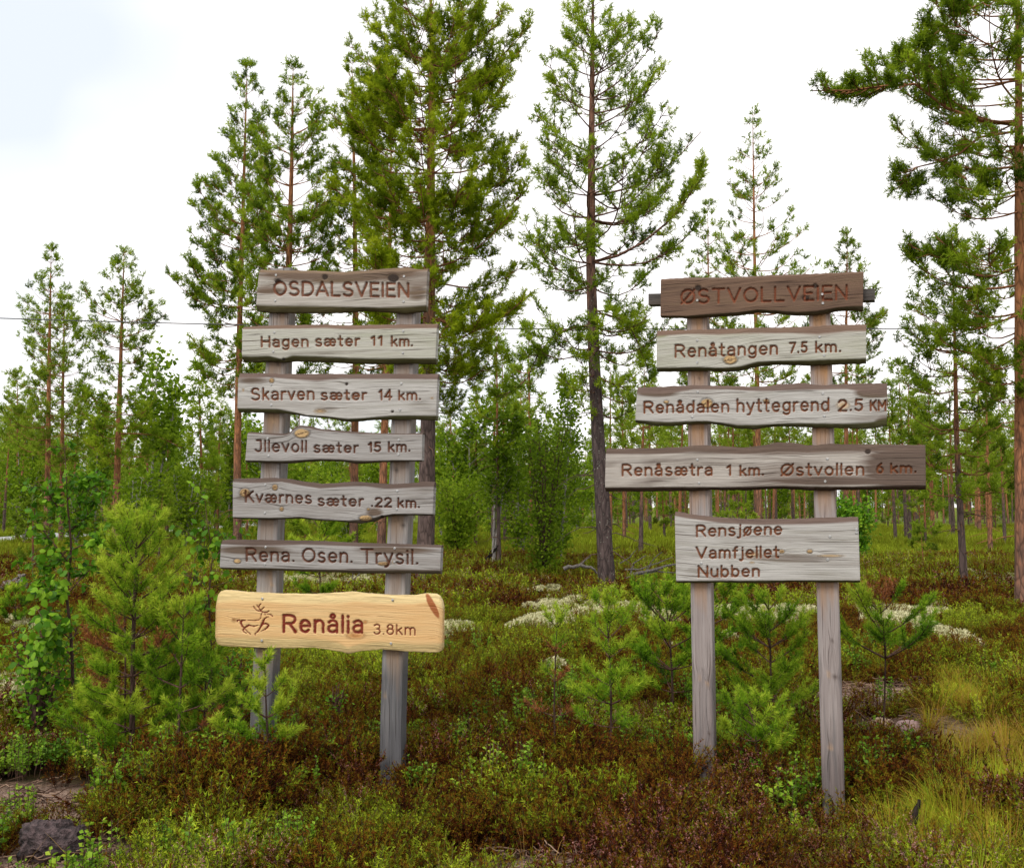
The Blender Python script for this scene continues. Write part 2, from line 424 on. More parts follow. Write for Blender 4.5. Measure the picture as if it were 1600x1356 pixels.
# ------------------------------------------------------------------ ground
BARE = [(G(40, 1262), .62, .34), (G(830, 1356) - np.array([0, .15, 0]), .32, .30), (G(95, 1345) - np.array([0, .2, 0]), .34, .42), (G(1350, 1080), .50, .40),
        (G(1400, 1150), .60, .42), (G(30, 1162), .35, .12), (G(545, 1150), .3, .25)]
LICH = [([(825, 990), (880, 972), (960, 962), (1060, 985)], 24, 9, 130), ([(1130, 965), (1180, 972), (1250, 982)], 25, 9, 150),
        ([(1340, 962), (1400, 985), (1455, 1003), (1515, 1028)], 18, 7, 420), ([(1488, 912), (1600, 918)], 14, 6, 170),
        ([(378, 915), (470, 914), (560, 916), (625, 920)], 30, 7, 170), ([(690, 1002), (735, 992)], 12, 6, 30), ([(840, 962), (900, 950)], 30, 10, 30),
        ([(-10, 985), (60, 992)], 15, 6, 12), ([(0, 1098), (20, 1108)], 8, 6, 5), ([(1410, 968), (1465, 975)], 15, 5, 60), ([(820, 940), (900, 925)], 40, 15, 18)]
def bare(x, y):
    b = np.zeros(np.shape(x))
    for c, rx, ry in BARE:
        b = np.maximum(b, np.exp(-(((x - c[0]) / rx) ** 2 + ((y - c[1]) / ry) ** 2) ** 1.3))
    return b
NX, NY = 250, 320
sx = np.linspace(-1, 1, NX); xs = 600 * np.sinh(6.5 * sx) / math.sinh(6.5)
sy = np.linspace(-.47, 1, NY); ys = 5 + 795 * np.sinh(6.5 * sy) / math.sinh(6.5)
XX, YY = np.meshgrid(xs, ys)
ZZ = hgt(XX, YY)
idx = np.arange(NX * NY).reshape(NY, NX)
Q = np.stack([idx[:-1, :-1], idx[:-1, 1:], idx[1:, 1:], idx[1:, :-1]], -1).reshape(-1, 4)
m, n = new_mat('heath_ground')
geo = n.nodes.new("ShaderNodeNewGeometry")
n1 = N(n, "ShaderNodeTexNoise", Scale=.9, Detail=8.0, Roughness=.7); n2 = N(n, "ShaderNodeTexNoise", Scale=14.0, Detail=6.0, Roughness=.7)
n3 = N(n, "ShaderNodeTexNoise", Scale=120.0, Detail=3.0)
for q in (n1, n2, n3): n.links.new(geo.outputs['Position'], q.inputs['Vector'])
near_r = ramp_node(n, [(.3, (.018, .009, .006)), (.5, (.035, .022, .009)), (.7, (.045, .042, .010))]); n.links.new(n2.outputs[0], near_r.inputs[0])
far_r = ramp_node(n, [(.35, (.10, .085, .018)), (.5, (.13, .17, .022)), (.65, (.19, .25, .03))]); n.links.new(n1.outputs[0], far_r.inputs[0])
sep = n.nodes.new("ShaderNodeSeparateXYZ"); n.links.new(geo.outputs['Position'], sep.inputs[0])
mr = n.nodes.new("ShaderNodeMapRange"); mr.inputs[1].default_value = 14; mr.inputs[2].default_value = 26; n.links.new(mth(n, 'ADD', sep.outputs[1], mth(n, 'MULTIPLY', n1.outputs[0], 6)), mr.inputs[0])
c = mixc(n, mr.outputs[0], near_r.outputs[0], far_r.outputs[0])
sand = ramp_node(n, [(.35, (.16, .09, .065)), (.5, (.30, .20, .155)), (.65, (.42, .31, .25))]); n.links.new(n3.outputs[0], sand.inputs[0])
c = mixc(n, mth(n, 'MULTIPLY', attr(n, 'bare').outputs['Fac'], 1.4, clamp=True), c, sand.outputs[0])
p = N(n, "ShaderNodeBsdfPrincipled", Roughness=1.0); p.inputs['Specular IOR Level'].default_value = .05
n.links.new(c, p.inputs['Base Color'])
b = N(n, "ShaderNodeBump", Strength=1.0, Distance=.03); n.links.new(n2.outputs[0], b.inputs['Height']); n.links.new(b.outputs[0], p.inputs['Normal'])
o = n.nodes.new("ShaderNodeOutputMaterial"); n.links.new(p.outputs[0], o.inputs[0])
gm = mesh_from('ground', np.stack([XX, YY, ZZ], -1).reshape(-1, 3), [Q], {'bare': bare(XX, YY).ravel()}, (m,), smooth=True)
props(put('ground', gm), 'heath ground of moss, heather soil and sandy bare patches', kind='structure')

# gravel road glimpsed between the bushes at the far left
rp = np.array([[-34., 24.], [-26, 34], [-21.5, 46], [-19.5, 60], [-21, 80], [-27, 105]])
tt = np.linspace(0, 1, 50); rx_ = np.interp(tt, np.linspace(0, 1, 6), rp[:, 0]); ry_ = np.interp(tt, np.linspace(0, 1, 6), rp[:, 1])
V = []
for k in range(50):
    for s in (-1.8, -.9, 0, .9, 1.8):
        V.append((rx_[k] + s, ry_[k], float(hgt(rx_[k] + s, ry_[k])) + .16 - .015 * s * s))
ii = np.arange(250).reshape(50, 5)
Q = np.stack([ii[:-1, :-1], ii[:-1, 1:], ii[1:, 1:], ii[1:, :-1]], -1).reshape(-1, 4)
props(put('road', mesh_from('road', V, [Q], {}, (M_ROAD,), smooth=True)), 'pale gravel road glimpsed behind the bushes at left', kind='structure')

# ------------------------------------------------------------------ single-stroke lettering
def arc(cx, cy, rx, ry, a0, a1, n=14):
    a = np.radians(np.linspace(a0, a1, n)); return [(cx + rx * math.cos(t), cy + ry * math.sin(t)) for t in a]
X = .70
GL = {
 'O': (.86, [arc(.43, .5, .40, .48, 0, 360, 26)]),
 'Ø': (.86, [arc(.43, .5, .40, .48, 0, 360, 26), [(.04, -.02), (.84, 1.02)]]),
 'S': (.70, [arc(.35, .74, .28, .25, 35, 270) + arc(.35, .25, .31, .25, 90, -145)]),
 'D': (.80, [[(.05, 0), (.05, 1), (.35, 1)] + arc(.35, .5, .42, .5, 90, -90) + [(.05, 0)]]),
 'A': (.84, [[(.02, 0), (.42, 1), (.82, 0)], [(.16, .33), (.68, .33)]]),
 'L': (.62, [[(.05, 1), (.05, 0), (.58, 0)]]),
 'V': (.80, [[(.03, 1), (.40, 0), (.77, 1)]]),
 'E': (.62, [[(.58, 1), (.05, 1), (.05, 0), (.60, 0)], [(.05, .52), (.52, .52)]]),
 'I': (.12, [[(.06, 0), (.06, 1)]]),
 'N': (.76, [[(.05, 0), (.05, 1), (.70, 0), (.70, 1)]]),
 'T': (.74, [[(.02, 1), (.72, 1)], [(.37, 1), (.37, 0)]]),
 'H': (.74, [[(.05, 0), (.05, 1)], [(.68, 0), (.68, 1)], [(.05, .52), (.68, .52)]]),
 'K': (.68, [[(.05, 0), (.05, 1)], [(.62, 1), (.05, .42)], [(.25, .60), (.66, 0)]]),
 'M': (.84, [[(.05, 0), (.05, 1), (.42, .35), (.79, 1), (.79, 0)]]),
 'J': (.50, [[(.12, 1), (.42, 1), (.42, .28)] + arc(.21, .25, .21, .25, 0, -150)]),
 'R': (.72, [[(.05, 0), (.05, 1), (.38, 1)] + arc(.38, .75, .28, .25, 90, -90) + [(.05, .5)], [(.36, .5), (.68, 0)]]),
 'a': (.56, [arc(.27, .50, .22, .20, 155, 0) + [(.49, 0)], [(.49, .40), (.27, .40)] + arc(.25, .20, .21, .20, 90, 290) + [(.49, .12)]]),
 'e': (.58, [[(.04, .36), (.54, .36)] + arc(.29, .35, .25, .35, 0, 318, 22)]),
 'g': (.58, [arc(.28, .37, .24, .33, 0, 360, 22), [(.52, .70), (.52, .0)] + arc(.28, -.02, .24, .24, 0, -150)]),
 'n': (.54, [[(.04, 0), (.04, .70)], [(.04, .42)] + arc(.27, .45, .22, .25, 170, 0) + [(.49, 0)]]),
 'm': (.86, [[(.04, 0), (.04, .70)], [(.04, .42)] + arc(.24, .46, .19, .24, 170, 0) + [(.43, 0)], [(.43, .42)] + arc(.62, .46, .19, .24, 170, 0) + [(.81, 0)]]),
 's': (.50, [arc(.25, .52, .19, .18, 35, 270) + arc(.25, .17, .21, .17, 90, -145)]),
 't': (.36, [[(.15, .98), (.15, .14)] + arc(.27, .14, .12, .14, 180, 290), [(.0, .68), (.33, .68)]]),
 'r': (.34, [[(.04, 0), (.04, .70)], [(.04, .42)] + arc(.26, .44, .22, .26, 170, 70)]),
 'k': (.50, [[(.04, 0), (.04, 1)], [(.44, .68), (.04, .28)], [(.18, .42), (.48, 0)]]),
 'l': (.10, [[(.05, 0), (.05, 1)]]),
 'i': (.10, [[(.05, 0), (.05, .68)], [(.05, .92), (.05, .95)]]),
 'v': (.52, [[(.02, .70), (.26, 0), (.50, .70)]]),
 'y': (.52, [[(.02, .70), (.27, .04)], [(.50, .70), (.20, -.22), (.06, -.26)]]),
 'd': (.58, [arc(.28, .35, .24, .35, 0, 360, 22), [(.52, 1), (.52, 0)]]),
 'b': (.58, [arc(.30, .35, .24, .35, 0, 360, 22), [(.05, 1), (.05, 0)]]),
 'h': (.54, [[(.04, 0), (.04, 1)], [(.04, .42)] + arc(.27, .45, .22, .25, 170, 0) + [(.49, 0)]]),
 'u': (.54, [[(.04, .70), (.04, .25)] + arc(.27, .25, .23, .25, 180, 350) + [(.50, .70), (.50, 0)]]),
 'o': (.58, [arc(.29, .35, .25, .35, 0, 360, 22)]),
 'ø': (.58, [arc(.29, .35, .25, .35, 0, 360, 22), [(.04, -.04), (.54, .74)]]),
 'j': (.24, [[(.18, .70), (.18, -.10)] + arc(.05, -.10, .13, .14, 0, -120), [(.18, .92), (.18, .95)]]),
 'f': (.36, [[(.15, 0), (.15, .78)] + arc(.29, .78, .14, .20, 180, 75), [(0, .66), (.32, .66)]]),
 'å': (.56, [arc(.27, .50, .22, .20, 155, 0) + [(.49, 0)], [(.49, .40), (.27, .40)] + arc(.25, .20, .21, .20, 90, 290) + [(.49, .12)], arc(.27, .96, .10, .10, 0, 360, 14)]),
 'æ': (.92, [arc(.25, .50, .20, .20, 155, 0) + [(.45, .1)], [(.45, .38), (.25, .38)] + arc(.24, .19, .20, .19, 90, 290) + [(.45, .12)], [(.45, .36), (.88, .36)] + arc(.67, .35, .21, .35, 0, 318, 20)]),
 '1': (.26, [[(.02, .78), (.20, 1), (.20, 0)]]),
 '2': (.56, [arc(.28, .72, .24, .26, 165, -30) + [(.03, 0), (.54, 0)]]),
 '3': (.54, [arc(.25, .75, .23, .23, 150, -90) + arc(.25, .27, .25, .27, 90, -150)]),
 '4': (.56, [[(.42, 0), (.42, 1), (.03, .28), (.55, .28)]]),
 '5': (.54, [[(.48, 1), (.12, 1), (.07, .55)] + arc(.26, .33, .24, .31, 125, -145)]),
 '6': (.56, [arc(.28, .31, .24, .31, 0, 360, 20), [(.05, .35), (.12, .72), (.40, 1)]]),
 '7': (.50, [[(.02, 1), (.48, 1), (.15, 0)]]),
 '8': (.56, [arc(.28, .75, .21, .23, 0, 360, 18), arc(.28, .27, .25, .27, 0, 360, 20)]),
 '.': (.10, [[(.05, .03), (.06, .04)]]),
 ' ': (.30, []),
}
def text_segs(txt, x0, x1, yb0, yb1, cap):
    x, strokes, gap = 0.0, [], .20
    for ch in txt:
        w, st = GL[ch]
        for s in st: strokes.append([(x + a, b) for a, b in s])
        x += w + gap
    tot = x - gap; sc = (x1 - x0) / tot
    segs = []
    for s in strokes:
        q = [(x0 + a * sc, yb0 + (yb1 - yb0) * (a / tot) - b * cap) for a, b in s]
        segs += [(*q[i], *q[i + 1]) for i in range(len(q) - 1)]
    return segs

# ------------------------------------------------------------------ the two signs
class Plane:
    def __init__(s, A, B):
        s.A = np.array(A[:2]); d = np.array(B[:2]) - s.A; s.u = d / np.linalg.norm(d)
        s.n = np.array([s.u[1], -s.u[0]])           # towards the camera
        if s.n[1] > 0: s.n = -s.n
    def hit(s, px, py, off=0.0):                     # (s, z) on the plane moved off towards the camera
        px = np.asarray(px, float); py = np.asarray(py, float)
        xc, yc = (px - CX) / F, (CY - py) / F
        dx, dy, dz = xc, math.cos(TH) - yc * math.sin(TH), math.sin(TH) + yc * math.cos(TH)
        A = s.A + s.n * off
        t = (A @ s.n) / (dx * s.n[0] + dy * s.n[1])
        x, y, z = dx * t, dy * t, CAMZ + dz * t
        return (x - A[0]) * s.u[0] + (y - A[1]) * s.u[1], z
    def world(s, a, z, off):
        a = np.asarray(a, float); off = np.broadcast_to(off, a.shape)
        x = s.A[0] + a * s.u[0] + off * s.n[0]; y = s.A[1] + a * s.u[1] + off * s.n[1]
        return np.stack([x, y, np.broadcast_to(z, a.shape)], -1)

PLL = Plane(P(404, 1163, 5.85), P(609, 1210, 5.65))
PLR = Plane(P(1100, 1209, 5.65), P(1303, 1255, 5.40))
TK = 0.045

def screw(parent, pl, px, py):
    a, z = pl.hit(px, py, TK)
    mb = MB(); k = 10; ang = np.arange(k) * 2 * np.pi / k
    V = np.zeros((0, 3))
    rr = [(.0075, 0.000), (.0075, .002), (.005, .0036), (.0018, .0030)]
    for r, h in rr:
        V = np.vstack([V, pl.world(a + r * np.cos(ang), z + r * np.sin(ang), TK + h)])
    Qs = []
    for j in range(3):
        for i in range(k): Qs.append((j * k + i, j * k + (i + 1) % k, (j + 1) * k + (i + 1) % k, (j + 1) * k + i))
    V = np.vstack([V, pl.world(np.array([a]), z, TK + .0025)])
    T = [(3 * k + i, 3 * k + (i + 1) % k, 4 * k) for i in range(k)]
    mb.add(V, T=T, Q=Qs); mb.part('screw', M_SCREW, parent, smooth=False)

def board(root, pl, tf, top, bot, tb, bb, L, Rr, texts, mat, gw, knots=(), screws=(), label=None, depth=.010, bev=.020, extra=(), endround=0.0, seed=0, darkz=()):
    ox, oy, sc = tf
    top, bot, tb, bb = [np.array(a, float) for a in (top, bot, tb, bb)]
    wz = (Rr[0] - L[0]); hz_ = np.mean(bot[:, 1]) - np.mean(top[:, 1])
    mpp = 5.7 / F / sc
    nu, nv = int(wz * mpp / .0038), max(24, int(hz_ * mpp / .0038))
    u = np.linspace(0, 1, nu); v = np.linspace(0, 1, nv)
    xm = (L[0] + L[1]) / 2 + u * ((Rr[0] + Rr[1]) / 2 - (L[0] + L[1]) / 2)
    def cur(a, xx):
        y = np.interp(xx, a[:, 0], a[:, 1]); k = max(3, nu // 40); ker = np.hanning(k + 2)[1:-1]; ker /= ker.sum()
        return np.convolve(np.pad(y, k, mode='edge'), ker, 'same')[k:-k] if endround == 0 else y
    rs = np.random.RandomState(seed)
    wig = (vn(xm * .04, xm * 0, seed) - .5) * 3 + (vn(xm * .15, xm * 0, seed + 5) - .5) * 1.6
    yt, yb_, ytb, ybb = cur(top, xm) + wig, cur(bot, xm) - wig, cur(tb, xm), cur(bb, xm)
    U, Vv = np.meshgrid(u, v, indexing='ij')
    y = yb_[:, None] + (yt - yb_)[:, None] * Vv
    xl = L[1] + (L[0] - L[1]) * Vv; xr = Rr[1] + (Rr[0] - Rr[1]) * Vv
    x = xl + (xr - xl) * U
    # distance to the lettering
    segs = list(extra)
    for t in texts:
        w = t[6] if len(t) > 6 else gw * 1.04
        segs += [(*s, w) for s in text_segs(*t[:6])]
    S = np.array(segs, float)
    px, py = x.ravel(), y.ravel()
    g = np.zeros(len(px))
    for s in S:
        w = s[4] * 1.0
        m_ = (px > min(s[0], s[2]) - w) & (px < max(s[0], s[2]) + w) & (py > min(s[1], s[3]) - w) & (py < max(s[1], s[3]) + w)
        if not m_.any(): continue
        qx, qy = px[m_], py[m_]
        dx, dy = s[2] - s[0], s[3] - s[1]; l2 = dx * dx + dy * dy + 1e-9
        t = np.clip(((qx - s[0]) * dx + (qy - s[1]) * dy) / l2, 0, 1)
        d = np.hypot(qx - s[0] - t * dx, qy - s[1] - t * dy)
        d = d * (1 + .30 * (vn(qx * .11, qy * .11, seed + 9) - .5)) + w * .12 * (vn(qx * .35, qy * .35, seed + 4) - .5)
        g[m_] = np.maximum(g[m_], 1 - sstep(w * .30, w * .62, d))
    g = g.reshape(nu, nv)
    # wany edges
    tt_ = np.clip((ytb[:, None] - y) / np.maximum(ytb - yt, 1)[:, None], 0, 1)
    tbm = np.clip((y - ybb[:, None]) / np.maximum(yb_ - ybb, 1)[:, None], 0, 1)
    off = TK - bev * tt_ ** 1.6 - bev * tbm ** 1.6
    off -= .002 * vn(x * .05, y * .12, seed + 2) * (tt_ + tbm)
    if endround:
        e = np.clip(1 - (x - xl) / endround, 0, 1) ** 2 + np.clip(1 - (xr - x) / endround, 0, 1) ** 2
        off -= .012 * e
    off -= depth * g
    a, z = pl.hit(ox + x / sc, oy + y / sc, TK)
    W = pl.world(a, z, off)
    gx, gy = a.copy() + seed * 3.1, z.copy()
    # grain lines follow the wany edges and bow round the knots
    mid = (np.interp(xm, top[:, 0], top[:, 1]) + np.interp(xm, bot[:, 0], bot[:, 1])) / 2
    gy = gy + ((mid - mid.mean()) * mpp * .7)[:, None]
    knl = np.zeros_like(x); knd = np.zeros_like(x)
    for kx, ky, rx, ry, kind in knots:
        dx, dy = (x - kx) / rx, (y - ky) / ry
        if kind == 'r':
            ca, sa = math.cos(math.radians(62)), math.sin(math.radians(62)); ex, ey = x - kx, y - ky
            dx, dy = (ex * ca + ey * sa) / rx, (-ex * sa + ey * ca) / ry
            knd = np.maximum(knd, 1 - sstep(.82, 1.05, np.sqrt(dx ** 2 + dy ** 2) + .1 * (vn(x * .06, y * .06, seed) - .5))); continue
        d = np.sqrt(dx ** 2 + dy ** 2) + .10 * (vn(x * .08, y * .08, seed) - .5)
        far = np.exp(-((x - kx) / (rx * 3.2)) ** 2 - ((y - ky) / (ry * 2.5)) ** 2)
        gy = gy - np.sign(dy) * far * ry * mpp * .9
        core = 1 - sstep(.8, 1.05, d)
        gy = gy * (1 - core) + core * (d * ry * mpp * .6)
        if kind == 'l': knl = np.maximum(knl, core)
        elif kind == 'd': knd = np.maximum(knd, core)
        elif kind == 's': knl = np.maximum(knl, np.clip(1.3 - d, 0, 1) * .8)
        ring = np.exp(-((d - 1.05) / .16) ** 2)
        if kind == 'l': knd = np.maximum(knd, np.maximum(ring * .35, core * (np.abs(dx * .4 + dy + .25 * (vn(x * .2, y * .2, seed) - .5)) < .09) * .8))
        if kind in 'ld': off_k = -.003 * ring + (.002 * core if kind == 'l' else -.004 * core); W += (pl.n[0] * off_k)[..., None] * np.array([1, 0, 0]) + (pl.n[1] * off_k)[..., None] * np.array([0, 1, 0])
    drk = np.zeros_like(x)
    for dx_, dy_, rx_2, ry_2, st in darkz:
        e_ = ((x - dx_) / rx_2) ** 2 + ((y - dy_) / ry_2) ** 2
        drk = np.maximum(drk, st * np.exp(-e_ ** 2))
    front = W.reshape(-1, 3); nF = nu * nv
    bk = pl.world(a, z, .003)
    back = np.concatenate([bk[:, 0], bk[:, -1], bk[0, :], bk[-1, :]])
    I = np.arange(nF).reshape(nu, nv)
    Qf = np.stack([I[:-1, :-1], I[1:, :-1], I[1:, 1:], I[:-1, 1:]], -1).reshape(-1, 4)
    bB = nF + np.arange(nu); bT = bB + nu; bL = nF + 2 * nu + np.arange(nv); bR = bL + nv
    Qs = [Qf, np.stack([I[1:, 0], I[:-1, 0], bB[:-1], bB[1:]], -1), np.stack([I[:-1, -1], I[1:, -1], bT[1:], bT[:-1]], -1),
          np.stack([I[0, :-1], I[0, 1:], bL[1:], bL[:-1]], -1), np.stack([I[-1, 1:], I[-1, :-1], bR[:-1], bR[1:]], -1),
          np.stack([bB[:-1], bT[:-1], bT[1:], bB[1:]], -1)]
    band = tt_ - tbm
    def ext(q, fl=None):
        bq = np.concatenate([q[:, 0], q[:, -1], q[0, :], q[-1, :]])
        if fl is not None: bq = bq * fl
        return np.concatenate([q.ravel(), bq])
    gc = np.stack([ext(gx), ext(gy), np.concatenate([np.zeros(nF), np.full(2 * nu + 2 * nv, .3)])], -1)
    me = mesh_from('board', np.concatenate([front, back]) - ORG[root.name], Qs,
                   {'band': ext(band), 'groove': ext(g, 0), 'knl': ext(knl, 0), 'knd': ext(knd, 0), 'fresh': np.zeros(nF + 2 * nu + 2 * nv), 'drk': ext(drk), 'gc': gc}, (mat,))
    sm = np.zeros(len(me.polygons), bool); sm[:len(Qf)] = True
    me.polygons.foreach_set('use_smooth', sm)
    bo = put('board', me, root, label)
    for sxp, syp in screws: screw(bo, pl, ox + sxp / sc, oy + syp / sc)
    return bo

def post(root, pl, ctr, wpx, mat, boards_bottom_px, seed, dpt=.095, ylow=1000, dlow=.5):
    """ctr: list of (x px, y px) down the front face"""
    ctr = np.array(ctr, float); n_ = 150; m_ = 9
    ypx = np.linspace(ctr[0, 1], ctr[-1, 1] + 0, n_)
    xpx = np.interp(ypx, ctr[:, 1], ctr[:, 0]); w = np.interp(ypx, [ctr[0, 1], ctr[-1, 1]], wpx)
    a, z = pl.hit(xpx, ypx, 0); al, _ = pl.hit(xpx - w / 2, ypx, 0); ar, _ = pl.hit(xpx + w / 2, ypx, 0)
    z = np.append(z, z[-1] - .35); a = np.append(a, a[-1]); al = np.append(al, al[-1]); ar = np.append(ar, ar[-1])
    ypx = np.append(ypx, ypx[-1] + 60)
    prof = [(0, -dpt), (0, -.006), (.06, 0)] + [(t, 0) for t in np.linspace(.15, .85, m_)] + [(.94, 0), (1, -.006), (1, -dpt)]
    V, gcv, fr, kd, kl, dr = [], [], [], [], [], []
    rs = np.random.RandomState(seed)
    kn = [(rs.uniform(.2, .8), rs.uniform(z.min(), z.max()), rs.uniform(.008, .018), rs.choice(['l', 'd'])) for _ in range(9)]
    for i in range(len(z)):
        for t, o_ in prof:
            aa = al[i] + (ar[i] - al[i]) * t
            wob = .0025 * (vn(z[i] * 5, t * 2, seed) - .5)
            V.append(pl.world(np.array(aa), z[i], o_ + wob))
            f = 0
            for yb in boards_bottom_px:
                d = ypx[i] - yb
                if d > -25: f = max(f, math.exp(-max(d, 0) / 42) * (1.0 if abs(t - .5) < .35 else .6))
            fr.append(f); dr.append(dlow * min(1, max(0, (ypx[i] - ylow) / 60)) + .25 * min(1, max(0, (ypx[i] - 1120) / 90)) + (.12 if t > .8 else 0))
            dl = dd = 0; gy = aa
            for kt, kz, kr, kk in kn:
                ka = al[i] + (ar[i] - al[i]) * kt
                d = math.hypot((aa - ka) / kr, (z[i] - kz) / (kr * 1.1))
                v_ = max(0, min(1, 1.25 - d))
                gy += math.copysign(.012, aa - ka) * math.exp(-((aa - ka) / .03) ** 2 - ((z[i] - kz) / .06) ** 2)
                if kk == 'l': dl = max(dl, v_ * .7)
                else: dd = max(dd, v_ * .8)
            kl.append(dl); kd.append(dd)
            gcv.append((z[i] + seed, gy * 1.2 + (.3 if o_ < -.01 else 0), 0))
    V = np.array(V); k = len(prof); I = np.arange(len(V)).reshape(-1, k)
    Q1 = np.stack([I[:-1, :-1], I[:-1, 1:], I[1:, 1:], I[1:, :-1]], -1).reshape(-1, 4)
    Q2 = np.stack([I[:-1, -1], I[:-1, 0], I[1:, 0], I[1:, -1]], -1)
    capT = [(I[0, 0], I[0, j], I[0, j + 1]) for j in range(1, k - 1)]
    z0 = np.zeros(len(V))
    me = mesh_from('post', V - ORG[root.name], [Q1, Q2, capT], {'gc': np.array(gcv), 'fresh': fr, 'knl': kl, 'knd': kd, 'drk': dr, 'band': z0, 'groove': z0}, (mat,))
    return put('post', me, root)

c0 = PLL.world(np.array(.4), 0, 0)
SL = empty('signpost', (float(c0[0]), float(c0[1]), 0), 'left wooden signpost of seven stacked boards, lowest board fresh pale wood with a reindeer', 'signpost')
c0 = PLR.world(np.array(.4), 0, 0)
SR = empty('signpost', (float(c0[0]), float(c0[1]), 0), 'right wooden signpost of five weathered boards with a brown top board', 'signpost')
bL = [487, 567, 655, 722, 812, 893, 1018]
bR = [495, 578, 667, 765, 911]
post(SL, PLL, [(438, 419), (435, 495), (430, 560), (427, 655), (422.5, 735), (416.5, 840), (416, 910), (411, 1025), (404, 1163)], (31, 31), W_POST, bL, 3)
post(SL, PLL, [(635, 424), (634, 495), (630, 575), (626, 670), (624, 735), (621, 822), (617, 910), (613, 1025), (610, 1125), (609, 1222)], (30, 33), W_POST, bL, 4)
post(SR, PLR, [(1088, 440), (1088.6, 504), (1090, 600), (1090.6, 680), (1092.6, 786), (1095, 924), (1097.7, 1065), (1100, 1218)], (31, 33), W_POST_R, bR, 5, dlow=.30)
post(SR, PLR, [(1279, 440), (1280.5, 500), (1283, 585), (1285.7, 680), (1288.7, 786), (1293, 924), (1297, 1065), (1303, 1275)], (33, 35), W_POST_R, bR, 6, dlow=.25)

Z1, Z2, Z3, Z4, Z5 = (320, 400, 4.), (320, 660, 4.), (320, 900, 3.9875), (980, 410, 3.2), (930, 660, 3.0189)
board(SL, PLL, Z1, [(340, 82), (500, 85), (700, 88), (850, 95), (1000, 85), (1150, 72), (1250, 68), (1320, 78), (1392, 76)],
      [(318, 330), (350, 345), (400, 350), (640, 352), (720, 354), (850, 350), (1000, 338), (1150, 348), (1250, 355), (1380, 342)],
      [(318, 108), (700, 112), (850, 122), (1150, 100), (1392, 98)], [(318, 298), (450, 302), (700, 305), (900, 312), (1100, 318), (1380, 300)],
      (340, 318), (1392, 1380), [('OSDALSVEIEN', 430, 1275, 243, 255, 82)], W_TAN, 15,
      [(455, 158, 22, 15, 'd'), (750, 130, 18, 18, 'd'), (1178, 138, 36, 26, 'd')], [(445, 120), (440, 280), (1245, 128), (1242, 285)],
      'top board of tan weathered wood carved OSDALSVEIEN', seed=1, darkz=[(850, 110, 600, 60, .75), (400, 215, 110, 30, .6), (1330, 230, 70, 60, .5)])
board(SL, PLL, Z1, [(232, 440), (350, 432), (500, 428), (750, 425), (900, 430), (1100, 425), (1300, 422), (1450, 420)],
      [(238, 655), (300, 662), (400, 655), (490, 662), (560, 655), (700, 658), (900, 668), (1100, 672), (1300, 668), (1440, 674)],
      [(232, 462), (500, 462), (750, 458), (900, 468), (1100, 462), (1450, 458)], [(232, 622), (400, 618), (480, 640), (550, 615), (700, 618), (900, 630), (1100, 634), (1440, 634)],
      (235, 232), (1452, 1440), [('Hagen', 350, 645, 568, 565, 62), ('sæter', 690, 965, 562, 560, 60), ('11', 1038, 1108, 558, 558, 55), ('km.', 1165, 1297, 562, 562, 58)], W_GREEN, 12,
      [(490, 645, 10, 8, 'd'), (990, 545, 30, 10, 'd'), (1360, 590, 6, 4, 'l')][:1], [(435, 478), (428, 598), (1240, 470), (1238, 606)], 'board carved Hagen sæter 11 km. with mossy lower edge', seed=2)
board(SL, PLL, Z1, [(207, 730), (350, 730), (500, 735), (700, 733), (900, 735), (1100, 732), (1300, 735), (1455, 735)],
      [(205, 975), (350, 976), (480, 980), (560, 990), (650, 1005), (760, 1010), (880, 1034), (960, 1030), (1050, 1022), (1250, 1018), (1445, 1025)],
      [(207, 772), (400, 765), (560, 782), (700, 795), (850, 775), (1000, 780), (1200, 778), (1455, 780)], [(203, 948), (350, 950), (450, 952), (560, 972), (640, 994), (750, 1000), (900, 1014), (1000, 1010), (1200, 992), (1445, 990)],
      (210, 203), (1455, 1445), [('Skarven', 287, 682, 898, 896, 70), ('sæter', 725, 1010, 897, 897, 58), ('14', 1088, 1165, 898, 898, 60), ('km.', 1210, 1347, 898, 898, 56)], W_GREY, 12,
      [(418, 778, 16, 16, 'l'), (885, 800, 11, 9, 'd'), (1172, 973, 10, 8, 'd'), (240, 838, 8, 12, 's'), (1420, 888, 12, 8, 's'), (720, 970, 40, 14, 's')], [(415, 932), (415, 803), (1228, 797), (1220, 960)], 'board carved Skarven sæter 14 km.', seed=3, darkz=[(300, 780, 120, 22, .6), (760, 950, 90, 40, .35)])
board(SL, PLL, Z2, [(262, 58), (400, 65), (480, 70), (520, 55), (540, 28), (580, 16), (640, 20), (700, 38), (850, 50), (1000, 62), (1100, 65), (1250, 68), (1360, 62)],
      [(252, 248), (400, 250), (520, 256), (620, 246), (700, 240), (840, 242), (940, 258), (1050, 250), (1200, 242), (1360, 243)],
      [(262, 72), (400, 80), (490, 84), (530, 72), (560, 42), (600, 32), (700, 52), (850, 66), (1000, 76), (1360, 78)], [(252, 235), (400, 238), (550, 236), (700, 228), (850, 230), (1000, 238), (1360, 236)],
      (268, 252), (1360, 1357), [('Jllevoll', 315, 635, 180, 184, 68), ('sæter', 680, 957, 185, 187, 58), ('15', 1022, 1098, 182, 182, 55), ('km.', 1146, 1280, 182, 180, 58)], W_GREY2, 12,
      [(605, 68, 50, 30, 'l')], [(392, 100), (398, 210), (1212, 110), (1210, 200)], 'board carved Jllevoll sæter 15 km. with a cut knot on its top edge', seed=4)
